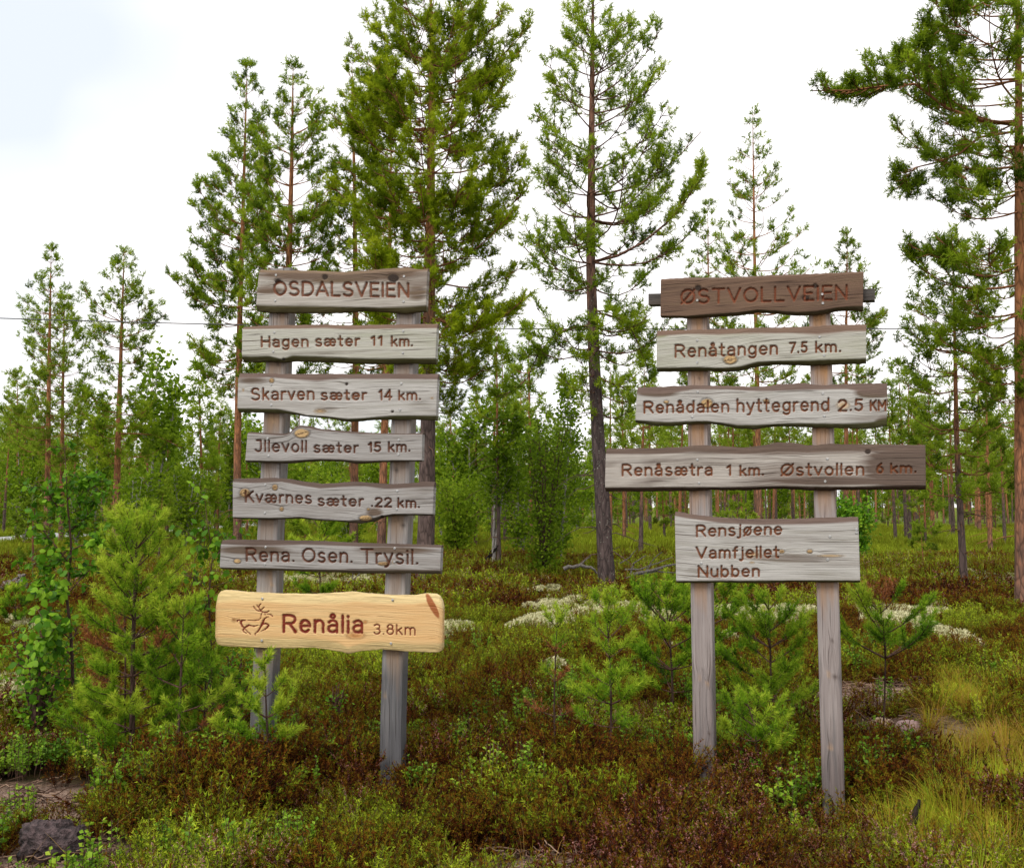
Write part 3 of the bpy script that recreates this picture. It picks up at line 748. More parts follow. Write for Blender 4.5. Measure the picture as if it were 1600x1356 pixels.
board(SL, PLL, Z2, [(175, 350), (300, 348), (420, 345), (520, 352), (600, 368), (720, 382), (850, 375), (920, 368), (1050, 378), (1150, 385), (1250, 380), (1350, 370), (1432, 370)],
      [(175, 600), (400, 606), (600, 600), (700, 612), (850, 620), (960, 632), (1050, 620), (1110, 592), (1180, 580), (1425, 582)],
      [(175, 375), (300, 385), (480, 375), (600, 400), (720, 420), (850, 410), (1000, 405), (1150, 425), (1300, 415), (1432, 412)], [(175, 592), (400, 596), (600, 590), (720, 605), (900, 612), (970, 600), (1060, 592), (1110, 580), (1180, 570), (1425, 572)],
      (175, 175), (1432, 1425), [('Kværnes', 250, 665, 496, 505, 66), ('sæter', 705, 990, 518, 522, 60), ('.22', 1040, 1165, 525, 528, 55), ('km.', 1205, 1340, 530, 532, 56)], W_GREY2, 12,
      [(250, 440, 34, 28, 'l'), (438, 406, 18, 20, 'l'), (480, 541, 14, 14, 'l'), (1005, 598, 42, 20, 'l'), (1022, 542, 10, 8, 'l'), (1105, 590, 10, 8, 'd')], [(378, 388), (375, 565), (1203, 428), (1200, 541)], 'board carved Kværnes sæter .22 km. with pale knots', seed=5, darkz=[(250, 470, 60, 30, .4), (1060, 560, 60, 30, .6)])
board(SL, PLL, Z2, [(98, 735), (130, 732), (400, 735), (700, 740), (900, 750), (1100, 758), (1300, 762), (1478, 768)],
      [(95, 916), (200, 922), (400, 925), (700, 935), (1000, 945), (1200, 942), (1470, 948)],
      [(98, 768), (300, 780), (600, 770), (800, 775), (1000, 782), (1478, 788)], [(92, 904), (400, 908), (700, 915), (1000, 920), (1470, 922)],
      (102, 93), (1478, 1470), [('Rena.', 255, 556, 865, 868, 78), ('Osen.', 608, 920, 870, 874, 82), ('Trysil.', 975, 1330, 876, 884, 84)], W_GREY2, 13,
      [(203, 866, 24, 15, 'l'), (1118, 882, 42, 13, 'l'), (1180, 872, 12, 12, 's')], [(380, 778), (375, 886), (1187, 786), (1184, 870)], 'board carved Rena. Osen. Trysil.', seed=6, darkz=[(300, 800, 260, 30, .6), (1200, 800, 300, 25, .7), (850, 930, 700, 18, .5)])
deer = []
def ds(pts, w):
    q = [((350 + a / 16 - 320) * 3.9875, (930 + b / 16 - 900) * 3.9875) for a, b in pts]
    for i in range(len(q) - 1):
        wi = w[i] if isinstance(w, (list, tuple)) else w
        deer.append((*q[i], *q[i + 1], wi))
ds([(735, 270), (755, 320), (800, 365), (860, 395), (900, 400)], 6.5)
ds([(820, 245), (830, 280), (860, 300)], 6); ds([(915, 210), (880, 250), (865, 300), (880, 345), (905, 370)], 7.5)
ds([(905, 370), (950, 345), (980, 320), (995, 295)], 6.5); ds([(905, 375), (940, 405), (1000, 425), (1060, 425), (1095, 410), (1118, 390)], 7.5)
ds([(945, 440), (925, 490), (915, 560), (900, 590), (860, 618), (740, 628), (590, 622)], 5.5)
ds([(1020, 478), (1028, 482)], 6); ds([(1080, 468), (1130, 478), (1180, 488), (1205, 510), (1200, 528)], 6)
ds([(1110, 538), (1060, 550), (1010, 585), (985, 630), (955, 700), (920, 770), (880, 850), (830, 915), (770, 960), (778, 995)], [6, 8, 11, 14, 14, 11, 9, 7, 6])
ds([(960, 712), (1030, 708), (1085, 725), (1110, 755), (1080, 800), (1020, 855), (940, 888)], [10, 11, 11, 12, 9, 6])
ds([(330, 650), (335, 625), (385, 612)], 9); ds([(520, 625), (450, 630), (415, 655), (420, 710), (450, 770), (500, 820)], [8, 13, 16, 14, 10])
ds([(500, 825), (560, 780), (620, 745), (680, 765), (750, 775), (850, 745)], [11, 12, 9, 7, 5]); ds([(500, 825), (465, 870), (500, 915), (555, 950)], [9, 7, 6]); ds([(520, 850), (590, 915), (660, 972)], 7)
board(SL, PLL, Z3, [(57, 185), (62, 145), (72, 115), (90, 96), (112, 89), (170, 92), (250, 100), (450, 110), (650, 112), (800, 105), (920, 98), (1000, 108), (1150, 118), (1300, 120), (1370, 108), (1430, 112), (1455, 128), (1470, 155), (1480, 200)],
      [(57, 380), (62, 415), (75, 428), (95, 435), (200, 442), (350, 448), (500, 450), (680, 448), (800, 465), (900, 484), (980, 468), (1100, 458), (1250, 470), (1400, 478), (1455, 474), (1470, 465), (1480, 440)],
      [(57, 200), (80, 182), (200, 165), (350, 172), (500, 180), (650, 182), (850, 184), (940, 165), (1050, 178), (1300, 186), (1400, 165), (1480, 215)], [(57, 375), (200, 368), (400, 366), (600, 370), (750, 382), (830, 400), (890, 440), (960, 415), (1050, 400), (1200, 402), (1350, 415), (1480, 408)],
      (62, 57), (1480, 1478), [('Renålia', 485, 985, 346, 350, 102, 20), ('3.8km', 1052, 1312, 360, 365, 60, 9)], W_NEW, 14,
      [(182, 272, 16, 14, 's'), (940, 370, 60, 22, 's'), (1000, 285, 14, 12, 's'), (565, 340, 14, 18, 's'), (1418, 185, 92, 21, 'r')],
      [(358, 140), (355, 400), (1170, 148), (1160, 418)], 'fresh pale pine board carved with a running reindeer and Renålia 3.8km', depth=.006, bev=.012, extra=deer, endround=26, seed=7)

board(SR, PLR, Z4, [(168, 80), (300, 72), (450, 72), (600, 68), (700, 60), (800, 58), (950, 52), (1100, 45), (1182, 42)],
      [(166, 272), (300, 275), (400, 270), (550, 262), (650, 245), (750, 252), (850, 262), (950, 258), (1050, 240), (1120, 235), (1178, 240)],
      [(168, 92), (600, 80), (800, 70), (1182, 54)], [(166, 268), (300, 268), (400, 258), (550, 248), (650, 236), (750, 240), (850, 246), (950, 240), (1050, 222), (1120, 216), (1178, 214)],
      (168, 166), (1182, 1178), [('ØSTVOLLVEIEN', 268, 1102, 206, 184, 68)], W_BROWN, 10.5,
      [(355, 128, 16, 14, 'd'), (892, 178, 20, 14, 'd'), (940, 118, 12, 12, 'd')], [(350, 190), (975, 160), (978, 205)], 'dark brown top board carved ØSTVOLLVEIEN', seed=8)
board(SR, PLR, Z4, [(147, 338), (400, 332), (600, 325), (750, 322), (900, 318), (1050, 308), (1195, 308)],
      [(147, 545), (350, 538), (480, 545), (560, 540), (620, 522), (720, 508), (900, 512), (1195, 502)],
      [(147, 375), (300, 365), (450, 372), (650, 362), (800, 360), (950, 372), (1100, 352), (1195, 350)], [(147, 524), (350, 520), (480, 524), (560, 516), (650, 492), (800, 488), (1000, 480), (1195, 475)],
      (147, 147), (1195, 1195), [('Renåtangen', 238, 752, 473, 457, 58), ('7.5', 812, 900, 452, 448, 48), ('km.', 942, 1067, 448, 446, 50)], W_GREEN, 10,
      [(515, 486, 36, 24, 'l')], [(350, 390), (962, 372), (350, 500), (985, 465)], 'board carved Renåtangen 7.5 km. with one pale knot', seed=9, darkz=[(150, 360, 60, 20, .6)])
board(SR, PLR, Z4, [(45, 622), (150, 620), (300, 612), (500, 615), (650, 620), (800, 605), (880, 600), (950, 612), (1100, 605), (1300, 602)],
      [(42, 800), (150, 816), (250, 815), (350, 802), (450, 808), (550, 828), (640, 832), (750, 816), (900, 822), (1000, 825), (1200, 830), (1300, 815)],
      [(45, 660), (200, 665), (330, 640), (500, 640), (650, 650), (850, 645), (1000, 640), (1100, 640), (1180, 665), (1300, 672)], [(40, 785), (200, 795), (400, 790), (560, 810), (700, 808), (850, 800), (1100, 802), (1230, 790), (1300, 768)],
      (50, 40), (1300, 1298), [('Renådalen', 82, 508, 752, 746, 54), ('hyttegrend', 548, 1010, 746, 740, 60), ('2.5', 1055, 1178, 742, 740, 54), ('KM', 1215, 1294, 740, 738, 48)], W_GREY, 10,
      [(398, 705, 32, 24, 'l'), (195, 698, 14, 8, 'l'), (1080, 715, 34, 22, 's'), (695, 692, 16, 8, 'l'), (1285, 700, 10, 14, 's')], [(352, 648), (325, 772), (978, 655), (985, 768)], 'board carved Renådalen hyttegrend 2.5 KM', seed=10, darkz=[(1240, 650, 110, 28, .9), (1290, 790, 60, 30, .7), (150, 655, 120, 20, .7)])
board(SR, PLR, Z5, [(48, 122), (250, 120), (400, 115), (500, 105), (700, 118), (800, 105), (860, 92), (950, 95), (1000, 108), (1100, 100), (1300, 102), (1560, 105)],
      [(48, 325), (300, 325), (550, 318), (700, 320), (850, 312), (1000, 320), (1200, 318), (1560, 316)],
      [(48, 155), (250, 158), (400, 150), (450, 140), (700, 155), (900, 150), (1000, 152), (1200, 142), (1400, 150), (1560, 150)], [(46, 302), (400, 300), (600, 302), (800, 298), (950, 297), (1200, 300), (1560, 291)],
      (50, 46), (1558, 1560), [('Renåsætra', 125, 553, 250, 248, 50), ('1', 622, 640, 248, 248, 45), ('km.', 682, 793, 250, 248, 45), ('Østvollen', 876, 1268, 250, 246, 52), ('6', 1328, 1358, 238, 237, 42), ('km.', 1394, 1513, 237, 236, 42)], W_MIXED, 9.5,
      [(1286, 138, 14, 11, 'd')], [(482, 176), (490, 286), (1095, 172), (1085, 278)], 'longest board carved Renåsætra 1 km. Østvollen 6 km., brown at its right end', seed=11, darkz=[(1460, 210, 210, 120, .9), (1150, 275, 380, 22, .7), (900, 135, 700, 22, .5)])
board(SR, PLR, Z5, [(375, 418), (450, 432), (550, 445), (700, 455), (900, 455), (1100, 448), (1240, 445)],
      [(380, 758), (600, 755), (800, 760), (900, 753), (1250, 756)],
      [(375, 445), (450, 460), (600, 482), (800, 490), (1000, 488), (1240, 475)], [(382, 746), (600, 744), (800, 742), (1000, 743), (1250, 743)],
      (375, 382), (1240, 1250), [('Rensjøene', 476, 880, 537, 527, 50), ('Vamfjellet', 476, 866, 640, 636, 50), ('Nubben', 484, 775, 728, 725, 50)], W_GREY, 9.5,
      [(880, 608, 14, 9, 'l'), (1012, 608, 14, 9, 'l'), (1110, 628, 62, 6, 's'), (740, 660, 14, 5, 's'), (740, 622, 40, 14, 's')], [(1107, 538), (1097, 646), (500, 664), (1232, 505), (1232, 520)], 'tall board with three carved lines, Rensjøene, Vamfjellet and Nubben', seed=12, darkz=[(950, 640, 260, 22, .45)])

# dark crossbar behind the brown top board
def beam(root, pl, x0, x1, y0, y1, y0b, y1b, mat, o0=.001, o1=-.05):
    V = []
    for px, ya, yb in ((x0, y0, y1), (x1, y0b, y1b)):
        for py, of in ((ya, o0), (yb, o0), (yb, o1), (ya, o1)):
            a, z = pl.hit(px, py, 0); V.append(pl.world(np.array(a), z, of))
    Qs = [(0, 4, 5, 1), (1, 5, 6, 2), (2, 6, 7, 3), (3, 7, 4, 0), (0, 1, 2, 3), (4, 7, 6, 5)]
    z0 = np.zeros(8); gc = [((v[0]) * 1, v[2], v[1]) for v in V]
    return put('crossbar', mesh_from('crossbar', np.array(V) - ORG[root.name], [np.array(Qs)], {'gc': np.array(gc), 'fresh': z0, 'knl': z0, 'knd': z0, 'band': z0, 'groove': z0}, (mat,)), root, 'dark bar sticking out behind the brown top board')
W_BAR = wood_mat('dark_bar_wood', (.10, .085, .075), (.04, .032, .03), (.1, .1, .1), (.1, .1, .1), GRV)
beam(SR, PLR, 1013, 1367, 459, 476, 451, 469, W_BAR, -.002, -.07)

# ------------------------------------------------------------------ conifers
DENS = 3.2
def crown_branches(rng, H, zb, prof, spacing, nb, wx, slope_top=.9, slope_low=.0, gap=.1, lenvar=.3, base=0.0):
    """returns polylines (N,7,3), lengths; wx(z) -> trunk axis point at height z"""
    out = []
    z = H - .08
    while z > zb:
        fr = (z - zb) / (H - zb)
        k = max(2, int(rng.normal(nb, 1)))
        a0 = rng.rand() * 6.28
        for i in range(k):
            if rng.rand() < gap: continue
            az = a0 + i * 6.283 / k + rng.normal(0, .25)
            zz = z + rng.uniform(-.1, .1) * spacing
            sl = slope_low + (slope_top - slope_low) * fr ** 1.5 + rng.normal(0, .12)
            L0 = prof(zz, az); L = prof(min(H, zz + L0 * sl * .8), az) * (1 - lenvar * rng.rand())
            if L < .08: L = .08
            t = np.linspace(0, 1, 7)
            bend = rng.normal(0, .10) * L
            r = L * t
            zc = L * (sl * t + (0.22 + .1 * rng.rand()) * t ** 3 - .12 * np.sin(np.pi * t) * (1 - fr))
            x = np.cos(az) * r - np.sin(az) * bend * np.sin(t * 2.4)
            y = np.sin(az) * r + np.cos(az) * bend * np.sin(t * 2.4)
            p0 = wx(zz)
            out.append(np.stack([p0[0] + x, p0[1] + y, p0[2] + zc], 1))
        z -= spacing * rng.uniform(.75, 1.25)
    return np.array(out)

def crown(rng, br, dens, size, M, nw, sec=5.0, l2f=.36, l2c=.10, tbase=.5, dark=0.0, mbT=None, mbC=None, hz=.9, t_in=.28, droop=0.0):
    """secondary shoots and needle tufts on branch polylines"""
    Nb = len(br); L = np.linalg.norm(np.diff(br, axis=1), axis=2).sum(1)
    if mbT is not None:
        R = (.004 + .0085 * L[:, None]) * np.linspace(1, .25, 7)[None]
        tubes(mbT, br, R, 4, hz=hz)
    cnt = np.maximum(2, (L * sec).astype(int)); idx = np.repeat(np.arange(Nb), cnt); n_ = len(idx)
    t = t_in + (1 - t_in) * rng.rand(n_) ** .8
    u = t * 6; i = np.minimum(u.astype(int), 5); f = (u - i)[:, None]
    p = br[idx, i] * (1 - f) + br[idx, i + 1] * f; d = norm(br[idx, i + 1] - br[idx, i])
    side = norm(np.cross(d, np.array([0, 0, 1.]))) * np.where(rng.rand(n_, 1) < .5, -1, 1)
    l2 = (L[idx] * l2f * (1.08 - t) + l2c) * (.6 + .8 * rng.rand(n_))
    up = np.array([0, 0, 1.])
    sd = norm(d * .75 + side * (.5 + .5 * rng.rand(n_, 1)) + up * (rng.normal(.15, .30, (n_, 1)) - droop))
    e = p + sd * l2[:, None] * .6; e2 = p + sd * l2[:, None] + up * (l2[:, None] * .18)
    S3 = np.stack([p, e, e2], 1)
    if mbT is not None:
        tubes(mbT, S3, np.stack([np.full(n_, .006), np.full(n_, .004), np.full(n_, .002)], 1) * (1 + .3 * L[idx][:, None]), 3, hz=hz)
    c2 = np.maximum(2, (l2 * dens * DENS + .9).astype(int)); j = np.repeat(np.arange(n_), c2)
    tt = .25 + .75 * rng.rand(len(j)); v = tt * 2; k = np.minimum(v.astype(int), 1); g = (v - k)[:, None]
    q = S3[j, k] * (1 - g) + S3[j, k + 1] * g
    D = norm(sd[j] * .6 + rng.randn(len(j), 3) * .45 + up * (.45 - droop * .6))
    q = q + D * (rng.rand(len(j), 1) * .04)
    clump = rng.normal(0, .10, Nb)[idx][j]; clump2 = rng.normal(0, .10, n_)[j]
    tint = np.clip(tbase + clump + clump2 + rng.normal(0, .10, len(j)), .02, 1)
    tufts(mbC, q, D, size * (.75 + .6 * rng.rand(len(j))), M + 3, nw * 1.4, rng, tint)
    return len(j)

def trunk(mb, pts, r0, rng, S=12, n_=40):
    pts = np.array(pts, float); t = np.linspace(0, 1, len(pts)); T = np.linspace(0, 1, n_)
    C = np.stack([np.interp(T, t, pts[:, i]) for i in range(3)], 1)
    H = C[-1, 2] - C[0, 2]
    R = r0 * ((1 - T) ** .75 * .97 + .03) * (1 + .25 * np.exp(-T * H / .35))
    tubes(mb, C[None], R[None], S, hz=T[None], rough=.10, rng=rng)

def hero(name, label, pts_px, Y, prof_px, r_px, mat, bark, seed, spacing=.40, nb=5, dens=9, size=.15, M=11, nw=.011, sec=5, tbase=.5, slope_top=.9, slope_low=-.05, gap=.12, limbs=(), lenvar=.32, dead=10, group=None, l2f=.36, cat='pine tree', droop=0.0, depthf=1.0):
    rng = np.random.RandomState(seed)
    W = [P(x, y, Y) for x, y in pts_px][::-1]                 # base first
    base = W[0].copy(); base[2] = float(hgt(base[0], base[1])) - .05; W[0] = base
    W = np.array(W); root = empty(name, base, label, cat, group)
    mbT, mbC = MB(), MB()
    zz = W[:, 2]
    # resample by height so the trunk tapers evenly
    Z = np.linspace(zz[0], zz[-1], 40); C = np.stack([np.interp(Z, zz, W[:, 0]), np.interp(Z, zz, W[:, 1]), Z], 1)
    trunk(mbT, C, r_px * (.8 if r_px < 10 else .95) * Y / F, rng)
    H = zz[-1]; wf = 1.22 if Y > 23 else 1.06
    pz = np.array([P(0, y, Y)[2] for y, _, _ in prof_px])[::-1]; pl_ = np.array([l for _, l, _ in prof_px])[::-1] * Y / F; pr_ = np.array([r for _, _, r in prof_px])[::-1] * Y / F
    wx = lambda z: np.array([np.interp(z, zz, W[:, 0]), W[0, 1], z])
    def prof(z, az):
        l, r = np.interp(z, pz, pl_) * wf, np.interp(z, pz, pr_) * wf; c = math.cos(az)
        return (r if c > 0 else l) * abs(c) + (l + r) / 2 * (1 - abs(c)) * depthf
    br = crown_branches(rng, H, pz[0], prof, spacing, nb, wx, slope_top, slope_low, gap, lenvar)
    if len(limbs):
        extra = []
        for lp in limbs:
            q = np.array([P(x, y, Y + dy) for x, y, dy in lp]); s = np.linspace(0, 1, len(q)); S7 = np.linspace(0, 1, 7)
            extra.append(np.stack([np.interp(S7, s, q[:, i]) for i in range(3)], 1))
        crown(rng, np.array(extra), dens * 1.3, size, M, nw, sec * 1.6, l2f * .6, .14, tbase, mbT=mbT, mbC=mbC)
    k = crown(rng, br, dens, size, M, nw, sec, l2f, .10, tbase, mbT=mbT, mbC=mbC, droop=droop)
    # bare dead twigs below the crown
    if dead:
        z = rng.uniform(zz[0] + .25 * (pz[0] - zz[0]), pz[0] + .6, dead); az = rng.rand(dead) * 6.28; l = rng.uniform(.2, .9, dead)
        t = np.linspace(0, 1, 5)
        tw = np.stack([np.stack([wx(z[i])[0] + np.cos(az[i]) * l[i] * t, wx(z[i])[1] + np.sin(az[i]) * l[i] * t, z[i] + l[i] * (.25 * t - .5 * t * t) + .03 * rng.randn(5)], 1) for i in range(dead)])
        tubes(mbT, tw, np.linspace(.010, .003, 5)[None].repeat(dead, 0), 4, hz=.4)
    mbT.part('trunk', bark, root, smooth=True)
    cr = mbC.part('crown', mat, root)
    return root

hero('pine_tree', 'tall dense pine rising behind the left signpost, widest and fullest crown of all',
     [(672, -60), (675, 100), (672, 400), (668, 700), (664, 922)], 18.5,
     [(-60, 3, 3), (-20, 60, 60), (20, 95, 105), (60, 115, 165), (90, 125, 170), (130, 140, 140), (200, 150, 150), (300, 155, 155), (380, 155, 150), (450, 140, 160), (540, 110, 140), (600, 50, 100), (650, 10, 60)],
     15, M_NEEDLE_O, M_BARK, 11, spacing=.31, nb=6, dens=11.5, size=.15, M=12, nw=.011, sec=7.2, gap=.12, tbase=.58, dead=8, slope_top=.55, slope_low=-.1)
hero('pine_tree', 'tall open pine with dark bent trunk standing left of the right signpost',
     [(927, -50), (925, 150), (923, 420), (928, 560), (934, 680), (941, 780), (950, 945)], 15.3,
     [(-50, 3, 3), (-20, 35, 35), (10, 45, 50), (45, 50, 85), (75, 45, 105), (110, 45, 115), (150, 100, 135), (190, 115, 135), (240, 100, 160), (300, 100, 180), (370, 125, 185), (430, 130, 175), (500, 120, 130), (560, 90, 120), (620, 50, 90), (650, 20, 60)],
     13.5, M_NEEDLE, M_BARK_DARK, 12, spacing=.33, nb=6, dens=9.5, size=.14, M=12, nw=.010, sec=5.8, gap=.22, slope_low=-.12, tbase=.58, dead=22,
     limbs=[[(926, 508, 0), (895, 512, 0), (865, 525, .2), (840, 555, .3), (825, 590, .4), (800, 612, .5), (775, 620, .5)],
            [(924, 490, 0), (960, 492, 0), (985, 510, 0), (1000, 545, 0), (1010, 570, 0)],
            [(924, 410, 0), (985, 395, .2), (1040, 350, .3), (1085, 300, .3), (1092, 270, .3)]])
hero('pine_tree', 'large orange barked pine at the right edge with a long limb reaching left',
     [(1588, -120), (1591, 100), (1594, 400), (1598, 700), (1602, 960)], 14.5,
     [(-120, 90, 60), (-20, 155, 90), (30, 165, 110), (90, 190, 120), (150, 170, 130), (200, 175, 130), (260, 170, 130), (310, 130, 120), (350, 120, 110), (420, 185, 120), (500, 150, 120), (560, 120, 110), (640, 40, 60)],
     15, M_NEEDLE, M_BARK_ORANGE, 13, spacing=.36, nb=6, dens=11, size=.145, M=12, nw=.010, sec=7.5, gap=.08, slope_top=.3, slope_low=-.1, tbase=.52, dead=12,
     limbs=[[(1590, 195, 0), (1540, 190, -.1), (1480, 170, -.2), (1430, 132, -.3), (1380, 135, -.3), (1330, 142, -.4), (1268, 142, -.4)],
            [(1590, 205, 0), (1530, 215, 0), (1500, 240, .1), (1460, 255, .2), (1430, 262, .2), (1415, 280, .3), (1425, 300, .3)],
            [(1590, 10, 0), (1550, 0, 0), (1500, 20, 0), (1460, 55, 0), (1430, 80, 0), (1420, 90, 0), (1410, 95, 0)]])
hero('pine_tree', 'tall narrow pine with orange trunk left of the left signpost, leftmost of its pair',
     [(386, 106), (380, 320), (374, 520), (371, 700), (371, 868)], 29,
     [(106, 3, 3), (135, 15, 15), (180, 25, 25), (240, 35, 28), (300, 60, 40), (345, 80, 50), (400, 62, 45), (440, 88, 50), (475, 105, 50), (520, 85, 50), (570, 80, 45), (610, 45, 40), (640, 20, 20)],
     8.5, M_NEEDLE, M_BARK_ORANGE, 14, spacing=.42, nb=7, dens=8, size=.20, M=11, nw=.016, sec=4.8, gap=.08, tbase=.50, slope_low=0)
hero('pine_tree', 'tall pine right beside its narrower twin, trunk passing behind the left signpost post',
     [(458, 106), (456, 250), (452, 400), (441, 600), (434, 905)], 25,
     [(106, 3, 3), (140, 20, 20), (175, 30, 55), (230, 55, 65), (300, 70, 75), (370, 78, 80), (440, 70, 80), (520, 70, 75), (580, 55, 60), (630, 20, 30)],
     10, M_NEEDLE, M_BARK_ORANGE, 15, spacing=.42, nb=7, dens=8.5, size=.19, M=12, nw=.015, sec=4.2, gap=.08, tbase=.52)
hero('pine_tree', 'pine half hidden at the left flank of the widest dense pine',
     [(550, 96), (554, 300), (556, 550), (552, 870)], 27,
     [(96, 3, 3), (140, 18, 18), (200, 28, 30), (300, 45, 60), (400, 60, 60), (500, 62, 60), (600, 60, 60), (650, 30, 30)],
     9, M_NEEDLE_O, M_BARK_ORANGE, 16, spacing=.55, nb=6, dens=8, size=.18, M=12, nw=.016, sec=4, gap=.05, tbase=.44)
hero('pine_tree', 'orange trunked pine seen between the posts of the left signpost',
     [(612, 180), (608, 450), (600, 700), (595, 880)], 24,
     [(180, 3, 3), (240, 30, 30), (350, 60, 60), (480, 72, 60), (580, 70, 60), (640, 30, 30)],
     9, M_NEEDLE_O, M_BARK_ORANGE, 17, spacing=.5, nb=6, dens=8, size=.18, M=12, nw=.015, sec=4, gap=.06, tbase=.42)
hero('pine_tree', 'thin pointed pine standing alone against the sky above the right signpost',
     [(1176, 178), (1179, 400), (1183, 600), (1186, 842)], 32,
     [(178, 2, 2), (215, 14, 14), (260, 32, 28), (310, 52, 48), (350, 35, 70), (385, 55, 80), (430, 80, 75), (500, 90, 80), (570, 85, 75), (620, 60, 60), (665, 20, 20)],
     6.5, M_NEEDLE, M_BARK_ORANGE, 18, spacing=.46, nb=6, dens=6.5, size=.20, M=10, nw=.017, sec=2.8, gap=.18, tbase=.52)
hero('pine_tree', 'slight pine just left of the thin pointed one above the right signpost',
     [(1106, 322), (1107, 500), (1108, 700), (1108, 850)], 34,
     [(322, 2, 2), (360, 15, 15), (420, 35, 35), (500, 50, 50), (580, 55, 50), (650, 30, 30)],
     5, M_NEEDLE_F, M_BARK_ORANGE, 19, spacing=.46, nb=6, dens=6.5, size=.21, M=10, nw=.018, sec=2.8, gap=.15, tbase=.5)
hero('pine_tree', 'small pine top showing just right of the brown top board',
     [(1324, 367), (1322, 550), (1322, 850)], 35,
     [(367, 2, 2), (400, 22, 20), (430, 38, 36), (490, 45, 55), (550, 60, 62), (600, 55, 60), (650, 30, 30)],
     5.5, M_NEEDLE_F, M_BARK_ORANGE, 20, spacing=.45, nb=7, dens=7, size=.21, M=10, nw=.018, sec=3, gap=.15, tbase=.5)
hero('pine_tree', 'slender dark pine left of the big orange barked pine at the right edge',
     [(1488, 385), (1492, 540), (1495, 700), (1502, 830), (1508, 930)], 17,
     [(385, 3, 3), (420, 45, 30), (460, 45, 50), (500, 80, 60), (540, 90, 65), (590, 95, 70), (640, 75, 75), (700, 95, 90), (760, 85, 90), (800, 40, 40)],
     7.5, M_NEEDLE, M_BARK, 21, spacing=.36, nb=6, dens=8.5, size=.165, M=11, nw=.013, sec=4.5, gap=.15, tbase=.46, slope_top=.5)
hero('pine_tree', 'tall thin pine at far left, taller of the two growing close together',
     [(80, 392), (77, 550), (73, 860)], 34,
     [(392, 2, 2), (430, 18, 20), (470, 35, 32), (495, 55, 30), (540, 45, 35), (590, 65, 35), (650, 60, 45), (700, 50, 50), (730, 20, 20)],
     6.5, M_NEEDLE_F, M_BARK_ORANGE, 22, spacing=.45, nb=7, dens=7, size=.21, M=10, nw=.018, sec=3, gap=.16, tbase=.5, slope_top=.6)
hero('pine_tree', 'shorter pine at far left, right of its taller close neighbour',
     [(101, 468), (98, 620), (96, 860)], 36,
     [(468, 2, 2), (500, 20, 22), (540, 35, 42), (590, 40, 48), (650, 35, 50), (710, 40, 45), (740, 20, 20)],
     5.5, M_NEEDLE_F, M_BARK_ORANGE, 23, spacing=.45, nb=7, dens=7.5, size=.21, M=10, nw=.018, sec=3.4, gap=.1, tbase=.52)
hero('pine_tree', 'lone orange trunked pine with tiered branches in the left gap of sky',
     [(194, 394), (190, 520), (184, 700), (181, 840)], 32,
     [(394, 2, 2), (430, 26, 35), (460, 30, 45), (475, 70, 40), (505, 42, 65), (525, 50, 68), (560, 45, 40), (600, 30, 35), (640, 50, 50), (700, 60, 70), (730, 20, 50)],
     7.5, M_NEEDLE, M_BARK_ORANGE, 24, spacing=.45, nb=7, dens=7.5, size=.20, M=10, nw=.017, sec=4, gap=.15, tbase=.55, slope_top=.6,
     limbs=[[(184, 678, 0), (210, 677, 0), (240, 680, 0), (265, 690, 0), (285, 700, 0)]])

hero('pine_tree', 'thin pine with long bare trunk just left of the leafy thicket',
     [(776, 520), (777, 700), (780, 880)], 23,
     [(520, 2, 2), (560, 25, 25), (600, 45, 35), (650, 35, 35), (700, 30, 20), (720, 10, 10)], 4.5, M_NEEDLE_O, M_BARK, 25, spacing=.6, nb=4, dens=6, size=.2, M=10, nw=.017, sec=3, gap=.15, tbase=.5, slope_top=.6, dead=20)

# ------------------------------------------------------------------ broadleaf plants
def leaves_quads(mb, C, D, size, rng, tint):
    n_ = len(C)
    nrm = norm(rng.randn(n_, 3) * .8 + np.array([0, -.4, .9])); s = norm(np.cross(D, nrm)); L = size[:, None]
    up = np.cross(s, D) * L * .12
    V = np.stack([C, C + D * L * .5 + s * L * .36 + up, C + D * L, C + D * L * .5 - s * L * .36 + up], 1)
    b = np.arange(n_)[:, None] * 4
    T = np.concatenate([b + np.array([0, 1, 2]), b + np.array([0, 2, 3])])
    mb.add(V, T=T, tint=np.repeat(tint, 4))

